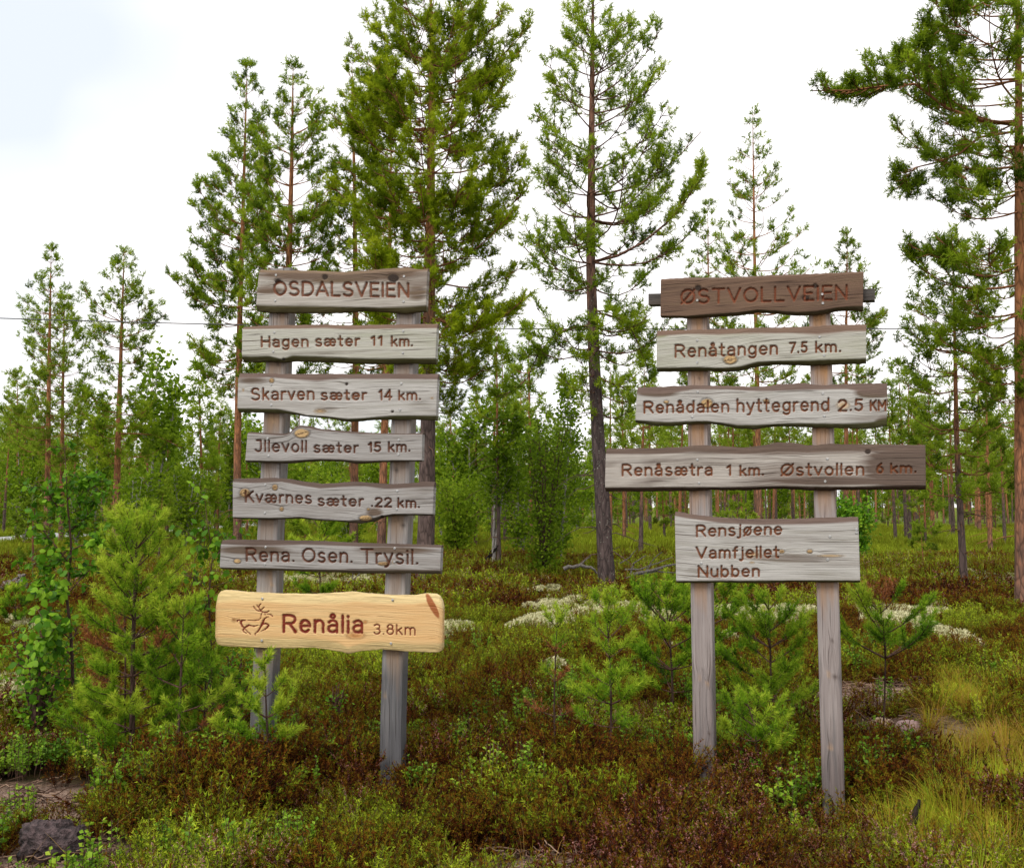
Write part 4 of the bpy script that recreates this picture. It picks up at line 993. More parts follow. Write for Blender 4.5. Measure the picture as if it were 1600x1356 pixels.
def leafy_geo(rng, H, W, nst, nleaf, ls, base=(0, 0, 0), shape='bush', r0=.02, low=.1):
    """stems and leaf cloud in local coordinates"""
    mbT, mbC = MB(), MB(); base = np.array(base, float)
    pts = []
    for s in range(nst):
        az = rng.rand() * 6.28; spread = W * (rng.rand() ** .6) * (.75 if nst > 1 else .1); h = H * (1 - .45 * (spread / max(W, .01)) * rng.rand()) if nst > 1 else H
        t = np.linspace(0, 1, 9)
        wob = np.cumsum(rng.randn(9, 2) * .02 * H / 3, 0) * t[:, None]
        ax = np.stack([np.cos(az) * spread * t ** 1.2 + wob[:, 0], np.sin(az) * spread * t ** 1.2 + wob[:, 1], h * t], 1) + base
        tubes(mbT, ax[None], (r0 * np.linspace(1, .15, 9))[None], 6, hz=t[None])
        nb = int(8 + 5 * h)
        tb = low + (1 - low) * rng.rand(nb); u = tb * 8; i = np.minimum(u.astype(int), 7); f = (u - i)[:, None]
        p = ax[i] * (1 - f) + ax[i + 1] * f
        aa = rng.rand(nb) * 6.28
        wl = W * (.55 if nst > 1 else 1) * (np.sin(np.pi * np.clip(tb * .85 + .12, 0, 1)) ** .7) * (.4 + .6 * rng.rand(nb))
        d = np.stack([np.cos(aa), np.sin(aa), .5 + .5 * rng.rand(nb)], 1)
        tt = np.linspace(0, 1, 5)
        B = p[:, None] + d[:, None] * (wl[:, None] * tt)[..., None] + np.array([0, 0, -.15]) * ((wl[:, None] * tt ** 2))[..., None]
        tubes(mbT, B, (r0 * .35) * np.linspace(1, .2, 5)[None].repeat(nb, 0), 3, hz=.8)
        pts.append(B)
    B = np.concatenate(pts); n_ = nleaf
    j = rng.randint(0, len(B), n_); t = .2 + .8 * rng.rand(n_); u = t * 4; i = np.minimum(u.astype(int), 3); f = (u - i)[:, None]
    q = B[j, i] * (1 - f) + B[j, i + 1] * f + rng.randn(n_, 3) * ls * 1.3
    q[:, 2] = np.maximum(q[:, 2], base[2] + .02)
    D = norm(norm(B[j, 4] - B[j, 0]) * .5 + rng.randn(n_, 3) * .6 + np.array([0, 0, -.15]))
    tint = np.clip(.5 + rng.normal(0, .12, len(B))[j] + rng.normal(0, .12, n_), 0, 1)
    return mbT, mbC, q, D, ls * (.7 + .6 * rng.rand(n_)), tint

def leafy(name, label, px, py, Y, H, W, nst, nleaf, ls, seed, bark=None, mat=None, cat='shrub', group=None, r0=.02, low=.1):
    rng = np.random.RandomState(seed)
    b = P(px, py, Y) if Y else G(px, py); b[2] = float(hgt(b[0], b[1])) - .03
    root = empty(name, b, label, cat, group)
    mbT, mbC, q, D, s, t = leafy_geo(rng, H, W, nst, nleaf, ls, b, r0=r0, low=low)
    leaves_quads(mbC, q, D, s, rng, t)
    mbT.part('stem', bark or M_TWIG, root, True); mbC.part('foliage', mat or M_BIRCH, root)
    return root

leafy('willow_bush', 'dense leafy many stemmed thicket left of the dark bent pine trunk', 850, 905, 21, 3.6, 1.0, 9, 4400, .075, 31, r0=.03, low=.0, cat='bush', mat=M_LEAF_F)
leafy('birch_tree', 'slim leafy birch rising highest out of the thicket', 876, 890, 24, 5.2, .85, 2, 3000, .10, 32, bark=M_BIRCHBARK, mat=M_LEAF_F, cat='tree', r0=.04)
leafy('birch_tree', 'pale leafy birch at the left shoulder of the thicket', 815, 880, 27, 4.6, 1.1, 4, 3000, .11, 33, bark=M_BIRCHBARK, mat=M_LEAF_F, cat='tree', r0=.035)
leafy('birch_tree', 'white stemmed birch leaning slightly right beside the thin bare trunked pine', 770, 885, 23, 3.9, .8, 2, 2400, .10, 34, bark=M_BIRCHBARK, mat=M_LEAF_F, cat='tree', r0=.045, low=.45)
leafy('willow_bush', 'bright round green bush behind the right post of the right signpost', 1335, 872, 26, 1.9, .75, 9, 4200, .085, 35, cat='bush', mat=M_BIRCH)
leafy('birch_bush', 'low leafy bush right of the widest dense pine trunk', 715, 868, 27, 2.4, 1.2, 8, 3600, .10, 36, cat='bush', mat=M_LEAF_F)
leafy('birch_sapling', 'small birch sapling with round leaves low behind the left signpost', 520, 1120, 6.9, .42, .16, 4, 130, .030, 37, cat='sapling')
leafy('birch_bush', 'leafy low birch shoots at the foot of the left signpost left post', 355, 1120, 6.7, .72, .33, 9, 800, .034, 38, cat='bush', low=0)
leafy('bilberry_bush', 'round bright bilberry bush on the heath between the signposts', 716, 1192, 6.0, .22, .17, 26, 1100, .016, 39, cat='bush', r0=.003, low=0, mat=M_BIRCH)
leafy('birch_bush', 'leafy skirt of shoots at the foot of the dark leaved birch', 62, 1090, 7.0, .85, .33, 9, 900, .038, 40, cat='bush', low=0)

# ---- near birch whose leaves are separate parts
leaf_me = []
for k in range(3):
    r = np.random.RandomState(50 + k)
    out_ = [(0, 0), (.16, .10), (.36, .28), (.40, .50), (.26, .78), (0, 1.05)]
    V = [(0, y, .05 * math.sin(y * 3)) for y in (0, .25, .5, .75, 1.05)]
    Rr_ = [(x, y, .10 * x + .08 * r.randn() * x) for x, y in out_[1:5]]; Ll_ = [(-x, y, .10 * x + .08 * r.randn() * x) for x, y in out_[1:5]]
    V = V + Rr_ + Ll_ + [(0, -.45, -.03), (.012, -.45, -.03)]
    T = [(0, 5, 1), (1, 5, 6), (1, 6, 2), (2, 6, 7), (2, 7, 3), (3, 7, 8), (3, 8, 4),
         (0, 1, 9), (1, 10, 9), (1, 2, 10), (2, 11, 10), (2, 3, 11), (3, 12, 11), (3, 4, 12), (0, 13, 14)]
    for q in (.28, .5, .75):
        m_ = mesh_from('leaf', V, [np.array(T)], {'tint': np.full(len(V), q) + .08 * r.randn()}, (M_BIRCH,), smooth=True)
        leaf_me.append(m_)

def near_birch(label, stem_px, Y, branches_px, r0, nparts, nstuff, ls, seed, cat='birch'):
    rng = np.random.RandomState(seed)
    W = np.array([P(x, y, Y) for x, y in stem_px]); W[0, 2] = float(hgt(W[0, 0], W[0, 1])) - .03
    root = empty('birch_sapling', W[0], label, cat)
    mbT = MB()
    t = np.linspace(0, 1, len(W)); T = np.linspace(0, 1, 16); C = np.stack([np.interp(T, t, W[:, i]) for i in range(3)], 1)
    tubes(mbT, C[None], (r0 * np.linspace(1, .18, 16))[None], 8, hz=T[None])
    B = [C[5:][np.linspace(0, 10, 5).astype(int)]]
    for bp in branches_px:
        q = np.array([P(x, y, Y + dy) for x, y, dy in bp]); s = np.linspace(0, 1, len(q)); S5 = np.linspace(0, 1, 5)
        B.append(np.stack([np.interp(S5, s, q[:, i]) for i in range(3)], 1))
    B = np.array(B); tubes(mbT, B[1:], (r0 * .45) * np.linspace(1, .3, 5)[None].repeat(len(B) - 1, 0), 5, hz=.8)
    # side twigs
    nt_ = 14 * len(B); j = rng.randint(0, len(B), nt_); t = .15 + .85 * rng.rand(nt_); u = t * 4; i = np.minimum(u.astype(int), 3); f = (u - i)[:, None]
    p = B[j, i] * (1 - f) + B[j, i + 1] * f; d = norm(rng.randn(nt_, 3) + np.array([0, 0, .4])); l = rng.uniform(.06, .19, nt_)
    tw = p[:, None] + d[:, None] * (l[:, None] * np.linspace(0, 1, 5))[..., None]
    tubes(mbT, tw, .0028 * np.linspace(1, .4, 5)[None].repeat(nt_, 0), 3, hz=.9)
    mbT.part('stem', M_TWIG, root, True)
    A = np.concatenate([B, tw, tw])
    n_ = nparts + nstuff; j = rng.randint(0, len(A), n_); t = .1 + .9 * rng.rand(n_); u = t * 4; i = np.minimum(u.astype(int), 3); f = (u - i)[:, None]
    q = A[j, i] * (1 - f) + A[j, i + 1] * f + rng.randn(n_, 3) * .012
    D = norm(rng.randn(n_, 3) * .7 + np.array([0, 0, -.45])); sz = ls * (.65 + .6 * rng.rand(n_))
    order = np.argsort(q[:, 1])            # nearest ones become parts
    for k in order[:nparts]:
        o = bpy.data.objects.new('leaf', leaf_me[rng.randint(len(leaf_me))]); COL.objects.link(o); o.parent = root
        yv = Vector(D[k]); nn = Vector((rng.randn() * .5, -.8 + rng.randn() * .3, .6 + rng.randn() * .4)); xv = yv.cross(nn).normalized(); zv = xv.cross(yv).normalized()
        from mathutils import Matrix
        Mx = Matrix((xv, yv, zv)).transposed()
        o.rotation_euler = Mx.to_euler(); o.location = Vector(q[k] - ORG[root.name]) + yv * (sz[k] * .45); o.scale = (sz[k],) * 3
    if nstuff:
        mb = MB(); kk = order[nparts:]; leaves_quads(mb, q[kk], D[kk], sz[kk], rng, np.clip(.38 + .15 * rng.randn(len(kk)), 0, 1))
        mb.part('small_leaves', M_BIRCH, root)['kind'] = 'stuff'
    return root
near_birch('tall dark leaved birch sapling at the left edge', [(118, 1118), (112, 1000), (104, 930), (112, 860), (106, 790), (104, 745), (100, 690)], 6.9,
     [[(104, 930, 0), (130, 900, 0), (150, 880, .1), (172, 862, .1)], [(108, 880, 0), (85, 850, -.1), (60, 820, -.1), (50, 800, -.1)], [(106, 815, 0), (90, 790, 0), (70, 765, -.1), (58, 752, -.1)],
      [(106, 830, 0), (130, 815, .1), (148, 790, .1), (150, 768, 0)], [(106, 780, 0), (125, 762, 0), (140, 750, 0), (150, 760, 0)], [(110, 930, 0), (90, 930, -.1), (70, 915, -.1), (55, 905, 0)],
      [(112, 1000, 0), (90, 980, -.1), (70, 960, -.2), (55, 950, -.2)], [(114, 1040, 0), (95, 1020, -.1), (75, 1005, -.2), (55, 1000, -.2)], [(114, 1060, 0), (90, 1060, -.1), (70, 1050, -.1), (45, 1040, -.2)],
      [(112, 860, 0), (130, 850, -.1), (155, 850, -.1), (165, 845, 0)], [(105, 860, 0), (85, 880, 0), (70, 885, 0), (55, 880, 0)]], .013, 290, 900, .056, 51)
near_birch('thin light green birch sapling just left of the left signpost', [(335, 1110), (330, 1010), (326, 930), (332, 870), (322, 800), (320, 775)], 6.6,
     [[(330, 880, 0), (345, 860, 0), (352, 845, 0)], [(328, 930, 0), (305, 905, 0), (285, 895, 0)], [(326, 860, 0), (312, 850, 0), (305, 840, 0)],
      [(330, 1000, 0), (350, 985, .2), (372, 980, .3)], [(330, 1040, 0), (310, 1020, 0), (290, 1010, 0)], [(332, 960, 0), (320, 950, 0), (300, 945, 0)]], .007, 140, 120, .048, 52)

# ------------------------------------------------------------------ near pine saplings (needle by needle)
def sapling(label, stem_px, Y, half_px, seed, dens=300, nl=.038, nw=.0036, sp=.16, nb=4, tbase=.5, bright=.2, r0=.012, rust=0, topfull=.5, low=.12):
    rng = np.random.RandomState(seed); dens *= 2.1; nw *= 1.2; tbase += .05; sp *= .85
    W = np.array([P(x, y, Y) for x, y in stem_px]); W[0, 2] = float(hgt(W[0, 0], W[0, 1])) - .03
    root = empty('pine_sapling', W[0], label, 'sapling', 'young pines growing around the signposts')
    H = W[-1, 2]; zb = W[0, 2]
    wx = lambda z: np.array([np.interp(z, W[:, 2], W[:, 0]), Y, z])
    mbT, mbC, mbR = MB(), MB(), MB()
    T = np.linspace(0, 1, 18); C = np.array([wx(zb + (H - zb) * t) for t in T])
    tubes(mbT, C[None], (r0 * np.linspace(1, .3, 18))[None], 7, hz=T[None] * .3, rough=.15, rng=rng)
    brush(mbC, C[None, 13:][:, np.linspace(0, 4, 5).astype(int)], dens * 1.2, nl, nw, rng, tbase + bright + .1, t0=0, cosang=.75)
    hs = np.array(half_px, float); hz_ = np.array([P(0, y, Y)[2] for y, _ in half_px])[::-1]; hr = hs[::-1, 1] * Y / F
    z = H - .12; S, tips = [], []
    while z > zb + low:
        k = max(2, int(rng.normal(nb, .8))); a0 = rng.rand() * 6.28
        fr = (z - zb) / (H - zb)
        for i in range(k):
            az = a0 + i * 6.283 / k + rng.normal(0, .2); L = np.interp(z + .05, hz_, hr) * rng.uniform(.75, 1.15)
            sl = .15 + 1.3 * fr ** 2 + rng.normal(0, .1); t = np.linspace(0, 1, 7)
            p0 = wx(z); r = L * t
            b = np.stack([p0[0] + np.cos(az) * r, p0[1] + np.sin(az) * r, p0[2] + L * (sl * t * .8 + .22 * t ** 3)], 1)
            S.append(b)
        z -= sp * rng.uniform(.75, 1.25)
    S = np.array(S); Lb = np.linalg.norm(np.diff(S, axis=1), axis=2).sum(1)
    tubes(mbT, S, (.0022 + .010 * Lb)[:, None] * np.linspace(1, .35, 7)[None], 5, hz=.6)
    fz = (S[:, 0, 2] - zb) / (H - zb)
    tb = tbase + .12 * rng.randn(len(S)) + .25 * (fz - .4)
    isr = np.zeros(len(S), bool)
    if rust: isr[np.argsort(-rng.rand(len(S)) - (fz < .55) * .6)[:rust]] = True
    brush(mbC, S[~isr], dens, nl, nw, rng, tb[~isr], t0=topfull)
    # side shoots
    cnt = np.maximum(4, (Lb * 25).astype(int)); idx = np.repeat(np.arange(len(S)), cnt); n_ = len(idx)
    t = .3 + .65 * rng.rand(n_); u = t * 6; i = np.minimum(u.astype(int), 5); f = (u - i)[:, None]
    p = S[idx, i] * (1 - f) + S[idx, i + 1] * f; d = norm(S[idx, i + 1] - S[idx, i]); side = norm(np.cross(d, np.array([0, 0, 1.]))) * np.where(rng.rand(n_, 1) < .5, -1, 1)
    l = (Lb[idx] * .32 * (1.1 - t) + .055) * rng.uniform(.7, 1.3, n_)
    sd = norm(d * .8 + side * .7 + np.array([0, 0, 1.]) * rng.normal(.3, .25, (n_, 1)))
    S2 = p[:, None] + sd[:, None] * (l[:, None] * np.linspace(0, 1, 4))[..., None] + np.array([0, 0, .25]) * (l[:, None] * np.linspace(0, 1, 4) ** 2)[..., None]
    tubes(mbT, S2, .0025 * np.linspace(1, .5, 4)[None].repeat(n_, 0), 3, hz=.7)
    rr = isr[idx]
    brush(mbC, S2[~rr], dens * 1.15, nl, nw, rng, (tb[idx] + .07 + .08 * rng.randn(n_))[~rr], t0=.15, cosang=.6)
    if rust:
        for bi in np.where(isr)[0]:
            mbR = MB(); brush(mbR, S[bi:bi + 1], dens * .8, nl * .8, nw, rng, .5, t0=.5)
            if (idx == bi).any(): brush(mbR, S2[idx == bi], dens * .8, nl * .8, nw, rng, .5, t0=.2)
            mbR.part('dead_shoot', M_RUST, root, label='rusty brown dead needles')
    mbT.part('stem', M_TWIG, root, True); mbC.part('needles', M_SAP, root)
    return root
sapling('tall bushy pine sapling left of the left signpost with bright yellow tip', [(207, 1185), (208, 1000), (212, 900), (214, 800)], 6.0,
        [(800, 15), (840, 42), (900, 62), (960, 72), (1020, 88), (1080, 92), (1140, 85), (1180, 70)], 61, dens=330, sp=.135, nb=5, tbase=.56, bright=.30, r0=.020, rust=5)
sapling('pine sapling between the tallest sapling and the left signpost', [(276, 1190), (282, 1080), (285, 1000), (288, 935)], 5.85,
        [(935, 12), (980, 40), (1030, 60), (1080, 75), (1130, 80), (1180, 60)], 62, dens=300, sp=.14, nb=4, tbase=.54, r0=.012, rust=2)
sapling('small bright pine sapling right in front of the left signpost left post', [(420, 1240), (418, 1150), (415, 1080), (413, 1020)], 5.45,
        [(1020, 10), (1070, 30), (1110, 60), (1140, 78), (1190, 55), (1230, 40)], 63, dens=330, sp=.14, nb=4, tbase=.62, bright=.2, r0=.008)
sapling('thin pine sapling with rusty twigs between the signposts', [(867, 1195), (866, 1100), (868, 1020), (872, 950)], 6.1,
        [(950, 10), (985, 30), (1020, 18), (1070, 40), (1100, 45), (1140, 35), (1180, 20)], 64, dens=280, sp=.20, nb=3, tbase=.55, r0=.008, rust=4, low=.35)
sapling('upright pine sapling between the signposts right of the thin one', [(953, 1195), (955, 1100), (952, 1020), (945, 925)], 6.0,
        [(925, 10), (965, 35), (1010, 45), (1060, 55), (1100, 58), (1150, 40), (1190, 30)], 65, dens=300, sp=.16, nb=4, tbase=.56, r0=.010, low=.25)
sapling('dark pine sapling just behind the left post of the right signpost', [(1052, 1150), (1050, 1050), (1045, 980), (1038, 920)], 7.2,
        [(920, 12), (950, 50), (990, 75), (1030, 80), (1080, 60), (1120, 45)], 66, dens=280, nw=.0045, sp=.17, nb=4, tbase=.38, bright=.1, r0=.012, low=.3)
sapling('pine sapling standing in the middle of the right signpost', [(1208, 1170), (1205, 1080), (1203, 1000), (1200, 925)], 6.8,
        [(925, 12), (960, 40), (1000, 60), (1050, 80), (1100, 85), (1140, 60)], 67, dens=280, nw=.0042, sp=.16, nb=4, tbase=.46, r0=.011, low=.2)
sapling('low bright pine sapling at the foot between the right signpost posts', [(1182, 1215), (1181, 1150), (1180, 1120), (1178, 1080)], 5.8,
        [(1080, 8), (1110, 40), (1150, 62), (1190, 60), (1210, 30)], 68, dens=330, sp=.11, nb=4, tbase=.60, bright=.15, r0=.007)
sapling('pine sapling with spreading limbs right behind the right signpost right post', [(1378, 1185), (1382, 1100), (1384, 1010), (1372, 930)], 6.6,
        [(930, 20), (960, 60), (1000, 90), (1040, 95), (1075, 60), (1090, 30)], 69, dens=270, nw=.004, sp=.17, nb=4, tbase=.42, r0=.008, rust=3, low=.55)
sapling('pine sapling peeking up behind the middle of the tall three line board', [(1110, 1050), (1112, 1000), (1112, 960), (1110, 850)], 9.0,
        [(850, 12), (900, 55), (950, 70), (1000, 60)], 70, dens=220, nw=.006, sp=.2, nb=4, tbase=.42, r0=.010, low=.2)
sapling('young pine with up curved limbs seen between the two lowest left boards', [(502, 960), (500, 900), (500, 855), (497, 812)], 13.5,
        [(812, 30), (850, 55), (890, 50), (940, 30)], 71, dens=150, nl=.07, nw=.010, sp=.28, nb=4, tbase=.52, r0=.014, low=.3)
sapling('tiny pine sapling far left beyond the dark leaved birch', [(24, 985), (24, 960), (24, 935), (24, 915)], 12.0,
        [(915, 8), (945, 30), (970, 25)], 72, dens=150, nl=.05, nw=.008, sp=.16, nb=4, tbase=.42, r0=.008)

sapling('narrow pine sapling squeezed behind the bushy one, nearer the left signpost', [(318, 1170), (320, 1100), (322, 1040), (324, 985)], 6.3,
        [(985, 10), (1020, 35), (1070, 55), (1120, 60), (1160, 45)], 73, dens=280, sp=.14, nb=4, tbase=.48, r0=.009)
sapling('low pine sapling at the foot of the dark leaved birch', [(150, 1180), (150, 1140), (152, 1110), (154, 1075)], 6.1,
        [(1075, 10), (1105, 35), (1140, 50), (1170, 45)], 74, dens=300, sp=.12, nb=4, tbase=.46, r0=.008)

# rusty dead leader beside the tallest sapling
rng = np.random.RandomState(80)
mb = MB(); mbn = MB()
b0 = P(192, 1000, 6.15); root = empty('dead_pine_shoot', (b0[0], b0[1], float(hgt(b0[0], b0[1]))), 'rusty dead pine shoot sticking up behind the tallest sapling', 'shoot')
main_ = np.array([[P(x, y, 6.15) for x, y in ((197, 1150), (196, 1000), (192, 900), (188, 850), (182, 815), (178, 775))]]); main_[0, 0, 2] = hgt(main_[0, 0, 0], main_[0, 0, 1]) - .02
tubes(mb, main_, np.linspace(.007, .003, 6)[None], 5, hz=.7)
sd_ = np.array([[P(x, y, 6.15) for x, y in q] for q in (((186, 805), (178, 800), (168, 797)), ((184, 800), (186, 792), (189, 788)), ((188, 870), (172, 868), (160, 862)), ((182, 818), (178, 800), (176, 785)))])
tubes(mb, sd_, np.linspace(.004, .002, 3)[None].repeat(4, 0), 4, hz=.7)
brush(mbn, sd_, 420, .022, .003, rng, .5, t0=.3); brush(mbn, main_[:, 3:], 420, .022, .003, rng, .5, t0=.3)
mb.part('stem', M_TWIG, root, True); mbn.part('needles', M_RUST, root)

# ------------------------------------------------------------------ fallen wood, stones, small things
def stick(name, label, pls, rad, mat, cat, root_at=None, S=6):
    rng = np.random.RandomState(len(label)); mb = MB()
    b = pls[0][0]; bo = np.array([b[0], b[1], float(hgt(b[0], b[1]))])
    for q, r in zip(pls, rad):
        q = np.array(q); s = np.linspace(0, 1, len(q)); S9 = np.linspace(0, 1, 9); C = np.stack([np.interp(S9, s, q[:, i]) for i in range(3)], 1) + rng.randn(9, 3) * r * (.35 if np.linalg.norm(q[-1] - q[0]) > .3 else .08)
        tubes(mb, C[None], (r * np.linspace(1, .35, 9))[None], S, hz=.5, rough=.3, rng=rng)
    o = put(name, mb.mesh(name, mat, bo, True)); o.location = tuple(bo); props(o, label, cat); return o
def gp(px, py, dz=0.0, Y=None):
    g = G(px, py) if Y is None else P(px, py, Y); return (g[0], g[1], g[2] + dz)
Y1 = 23
stick('broken_branch', 'dark broken branch slanting up near the white stemmed birch', [[P(749, 897, Y1), P(760, 880, Y1), P(775, 852, Y1)], [P(757, 885, Y1), P(763, 868, Y1), P(768, 860, Y1)]], [.085, .03], M_BLACKWOOD, 'branch')
Y2 = 17.2
stick('fallen_branch', 'grey fallen branch curving along the ground beside the dark bent trunk', [[P(880, 888, 20), P(905, 883, 20), P(925, 886, 20), P(938, 897, 20)], [P(905, 883, 20), P(915, 875, 20), P(922, 868, 20)]], [.05, .02], M_DEADWOOD, 'branch')
stick('fallen_branch', 'tangle of bare grey branches lying between dark bent trunk and right signpost', [[P(965, 905, Y2), P(1000, 897, Y2), P(1035, 885, Y2), P(1060, 880, Y2)], [P(985, 898, Y2), P(990, 880, Y2), P(1010, 868, Y2)], [P(1000, 897, Y2), P(1025, 893, Y2), P(1060, 895, Y2)], [P(975, 890, Y2), P(1005, 888, Y2), P(1050, 870, Y2)], [P(1010, 893, Y2), P(1020, 875, Y2), P(1035, 862, Y2)], [P(968, 880, Y2), P(985, 870, Y2), P(1000, 850, Y2)]], [.045, .02, .022, .02, .015, .012], M_DEADWOOD, 'branch')
Y3 = 14.5
stick('dead_stump', 'dark uprooted stump lying at the far left edge', [[P(5, 918, Y3), P(25, 908, Y3), P(42, 905, Y3)], [P(20, 915, Y3), P(30, 900, Y3), P(40, 898, Y3)], [P(38, 905, Y3), P(42, 915, Y3), P(40, 925, Y3)], [P(0, 922, Y3), P(8, 910, Y3), P(28, 902, Y3)]], [.07, .05, .035, .03], M_DEADWOOD, 'stump')
stick('burnt_stick', 'short black stick standing in the heather at lower right', [[P(1426, 1290, 4.75), P(1431, 1268, 4.75), P(1437, 1248, 4.75)]], [.020], M_BLACKWOOD, 'stick')
Y4 = 16.5
stick('bare_twig', 'bare curved dead twig behind the lowest left board', [[P(530, 925, Y4), P(545, 910, Y4), P(560, 898, Y4), P(572, 885, Y4)], [P(550, 905, Y4), P(552, 893, Y4), P(556, 885, Y4)]], [.02, .01], M_DEADWOOD, 'twig')

def stone(name, label, px, py, r, mat, seed, flat=.6, grp=None):
    rs = np.random.RandomState(seed); n1_, n2_ = 40, 26; rough_ = .30 if name == 'rock' else .05
    c = G(px, py); V = []
    for i in range(n2_ + 1):
        for j in range(n1_):
            th = math.pi * i / n2_; ph = 2 * math.pi * j / n1_
            d = np.array([math.sin(th) * math.cos(ph), math.sin(th) * math.sin(ph), math.cos(th)])
            k = 1 + rough_ * (vn(d[0] * 9 + seed, d[1] * 9 + d[2] * 7, seed + 3) - .5) + .35 * (vn(d[0] * 1.5 + seed, d[1] * 1.5 + d[2], seed) - .5) + .12 * (vn(d[0] * 5, d[1] * 5 + d[2] * 4, seed) - .5)
            V.append(d * r * k * np.array([1, .8, flat]))
    I = np.arange(len(V)).reshape(n2_ + 1, n1_)
    Q = np.stack([I[:-1], np.roll(I[:-1], -1, 1), np.roll(I[1:], -1, 1), I[1:]], -1).reshape(-1, 4)
    o = put(name, mesh_from(name, V, [Q], {}, (mat,), smooth=True)); o.location = (c[0], c[1], c[2] + r * flat * .6)
    props(o, label, 'stone', grp); return o
stone('stone', 'rounded pinkish stone on bare soil right of the right signpost', 1418, 1146, .085, M_STONE, 3, .75)
stone('stone', 'tan stone just left of the rounded pinkish stone', 1378, 1138, .085, M_STONE2, 5, .6)
stone('rock', 'rough dark rock in the lower left corner', 78, 1338, .15, M_ROCK, 8, .75)
stone('rock', 'smaller dark rock beside the rough one at lower left', 125, 1318, .07, M_ROCK, 9, .75)

# power cable
cx_ = np.linspace(-60, 60, 61); Yc = 27.0
zc = [CAMZ + (HOR - (512 - 17 * ((x_ * F / Yc + CX - 1000) / 1000) ** 2 * (1 if x_ < 4 else .2))) / F * Yc for x_ in cx_]
mb = MB(); tubes(mb, np.stack([cx_, np.full(61, Yc), zc], 1)[None], np.full((1, 61), .016), 6)
o = put('power_cable', mb.mesh('power_cable', M_CABLE, (0, Yc, 0), True)); o.location = (0, Yc, 0)
props(o, 'thin dark overhead cable strung across the whole picture', 'cable')

# ------------------------------------------------------------------ forest behind
def bg_pine(seed, H, cb, W, nb=5, spruce=False, dens=4.5, size=.34, sec=3.4, M=9):
    rng = np.random.RandomState(seed); mbT, mbC = MB(), MB()
    lean = rng.randn(2) * .15
    pts = [(0, 0, -.1), (lean[0] * .3, lean[1] * .3, H * .4), (lean[0], lean[1], H)]
    trunk(mbT, pts, .035 + .008 * H, rng, S=7, n_=14)
    wx = lambda z: np.array([lean[0] * z / H, lean[1] * z / H, z])
    def prof(z, az):
        f = (H - z) / (H - cb)
        return W * (min(1, f * 1.05 + .03) if spruce else (np.clip(f * 2.2, 0, 1) ** .8 * (1 - .35 * max(0, f - .5)))) * (1 + .25 * math.sin(az * 2 + seed) + .2 * math.sin(z * 3 + seed))
    br = crown_branches(rng, H, cb, prof, .5 if not spruce else .36, nb, wx, .7 if not spruce else .3, -.05 if not spruce else -.35, .12, .35)
    crown(rng, br, dens, size, M, .03, sec, .34, .12, .5, mbT=mbT, mbC=mbC, droop=.25 if spruce else 0)
    if not spruce:
        d = 12; z = rng.uniform(.2 * cb, cb, d); az = rng.rand(d) * 6.28; l = rng.uniform(.2, .8, d); t = np.linspace(0, 1, 4)
        tw = np.stack([np.stack([np.cos(az[i]) * l[i] * t, np.sin(az[i]) * l[i] * t, z[i] - l[i] * .3 * t], 1) for i in range(d)])
        tubes(mbT, tw, np.linspace(.014, .005, 4)[None].repeat(d, 0), 3, hz=.3)
    return mbT, mbC
VAR = {'pine': [], 'spruce': [], 'birch': [], 'young': []}
for k in range(7):
    H = (7.5, 8.5, 9.5, 7, 8, 9, 10)[k]
    a, b_ = bg_pine(100 + k, H, H * (.42, .5, .55, .35, .6, .48, .5)[k], (1.0, 1.1, 1.2, .9, .8, 1.0, 1.15)[k])
    VAR['pine'].append((a.mesh('trunk', M_BARK_ORANGE if k % 2 else M_BARK, smooth=True), b_.mesh('crown', M_NEEDLE_F), H))
for k in range(3):
    H = (6, 5, 4)[k]
    a, b_ = bg_pine(120 + k, H, .35, (1.0, .9, .8)[k], nb=7, spruce=True, dens=4.5, sec=3)
    VAR['spruce'].append((a.mesh('trunk', M_BARK, smooth=True), b_.mesh('crown', M_LEAF_F), H))
for k in range(4):
    rng = np.random.RandomState(140 + k); H = (5, 4.2, 6, 3.4)[k]
    a, b_, q, D, s, t = leafy_geo(rng, H, (1.0, 1.0, 1.1, 1.1)[k], (2, 3, 2, 6)[k], 2400, .14, r0=.05)
    leaves_quads(b_, q, D, s, rng, t)
    VAR['birch'].append((a.mesh('trunk', M_BIRCHBARK, smooth=True), b_.mesh('crown', M_LEAF_F), H))
for k in range(3):
    H = (2.6, 1.9, 3.3)[k]
    a, b_ = bg_pine(160 + k, H, .2, (.65, .55, .8)[k], nb=5, dens=7, size=.2, sec=4)
    VAR['young'].append((a.mesh('trunk', M_BARK, smooth=True), b_.mesh('crown', M_NEEDLE_F), H))

def plant(kind, v, x, y, H, rot, label, group, name=None, cat='tree'):
    tm, cm, h0 = VAR[kind][v % len(VAR[kind])]
    nm = name or {'pine': 'pine_tree', 'spruce': 'spruce_tree', 'birch': 'birch_tree', 'young': 'young_pine'}[kind]
    r = bpy.data.objects.new(nm, None); COL.objects.link(r); s = H / h0
    r.location = (x, y, float(hgt(x, y)) - .03); r.rotation_euler = (0, 0, rot); r.scale = (s * 1.0, s * 1.0, s)
    for nn, me in (('trunk', tm), ('crown', cm)):
        o = bpy.data.objects.new(nn, me); COL.objects.link(o); o.parent = r
    props(r, label, cat, group); return r

rs = np.random.RandomState(5)
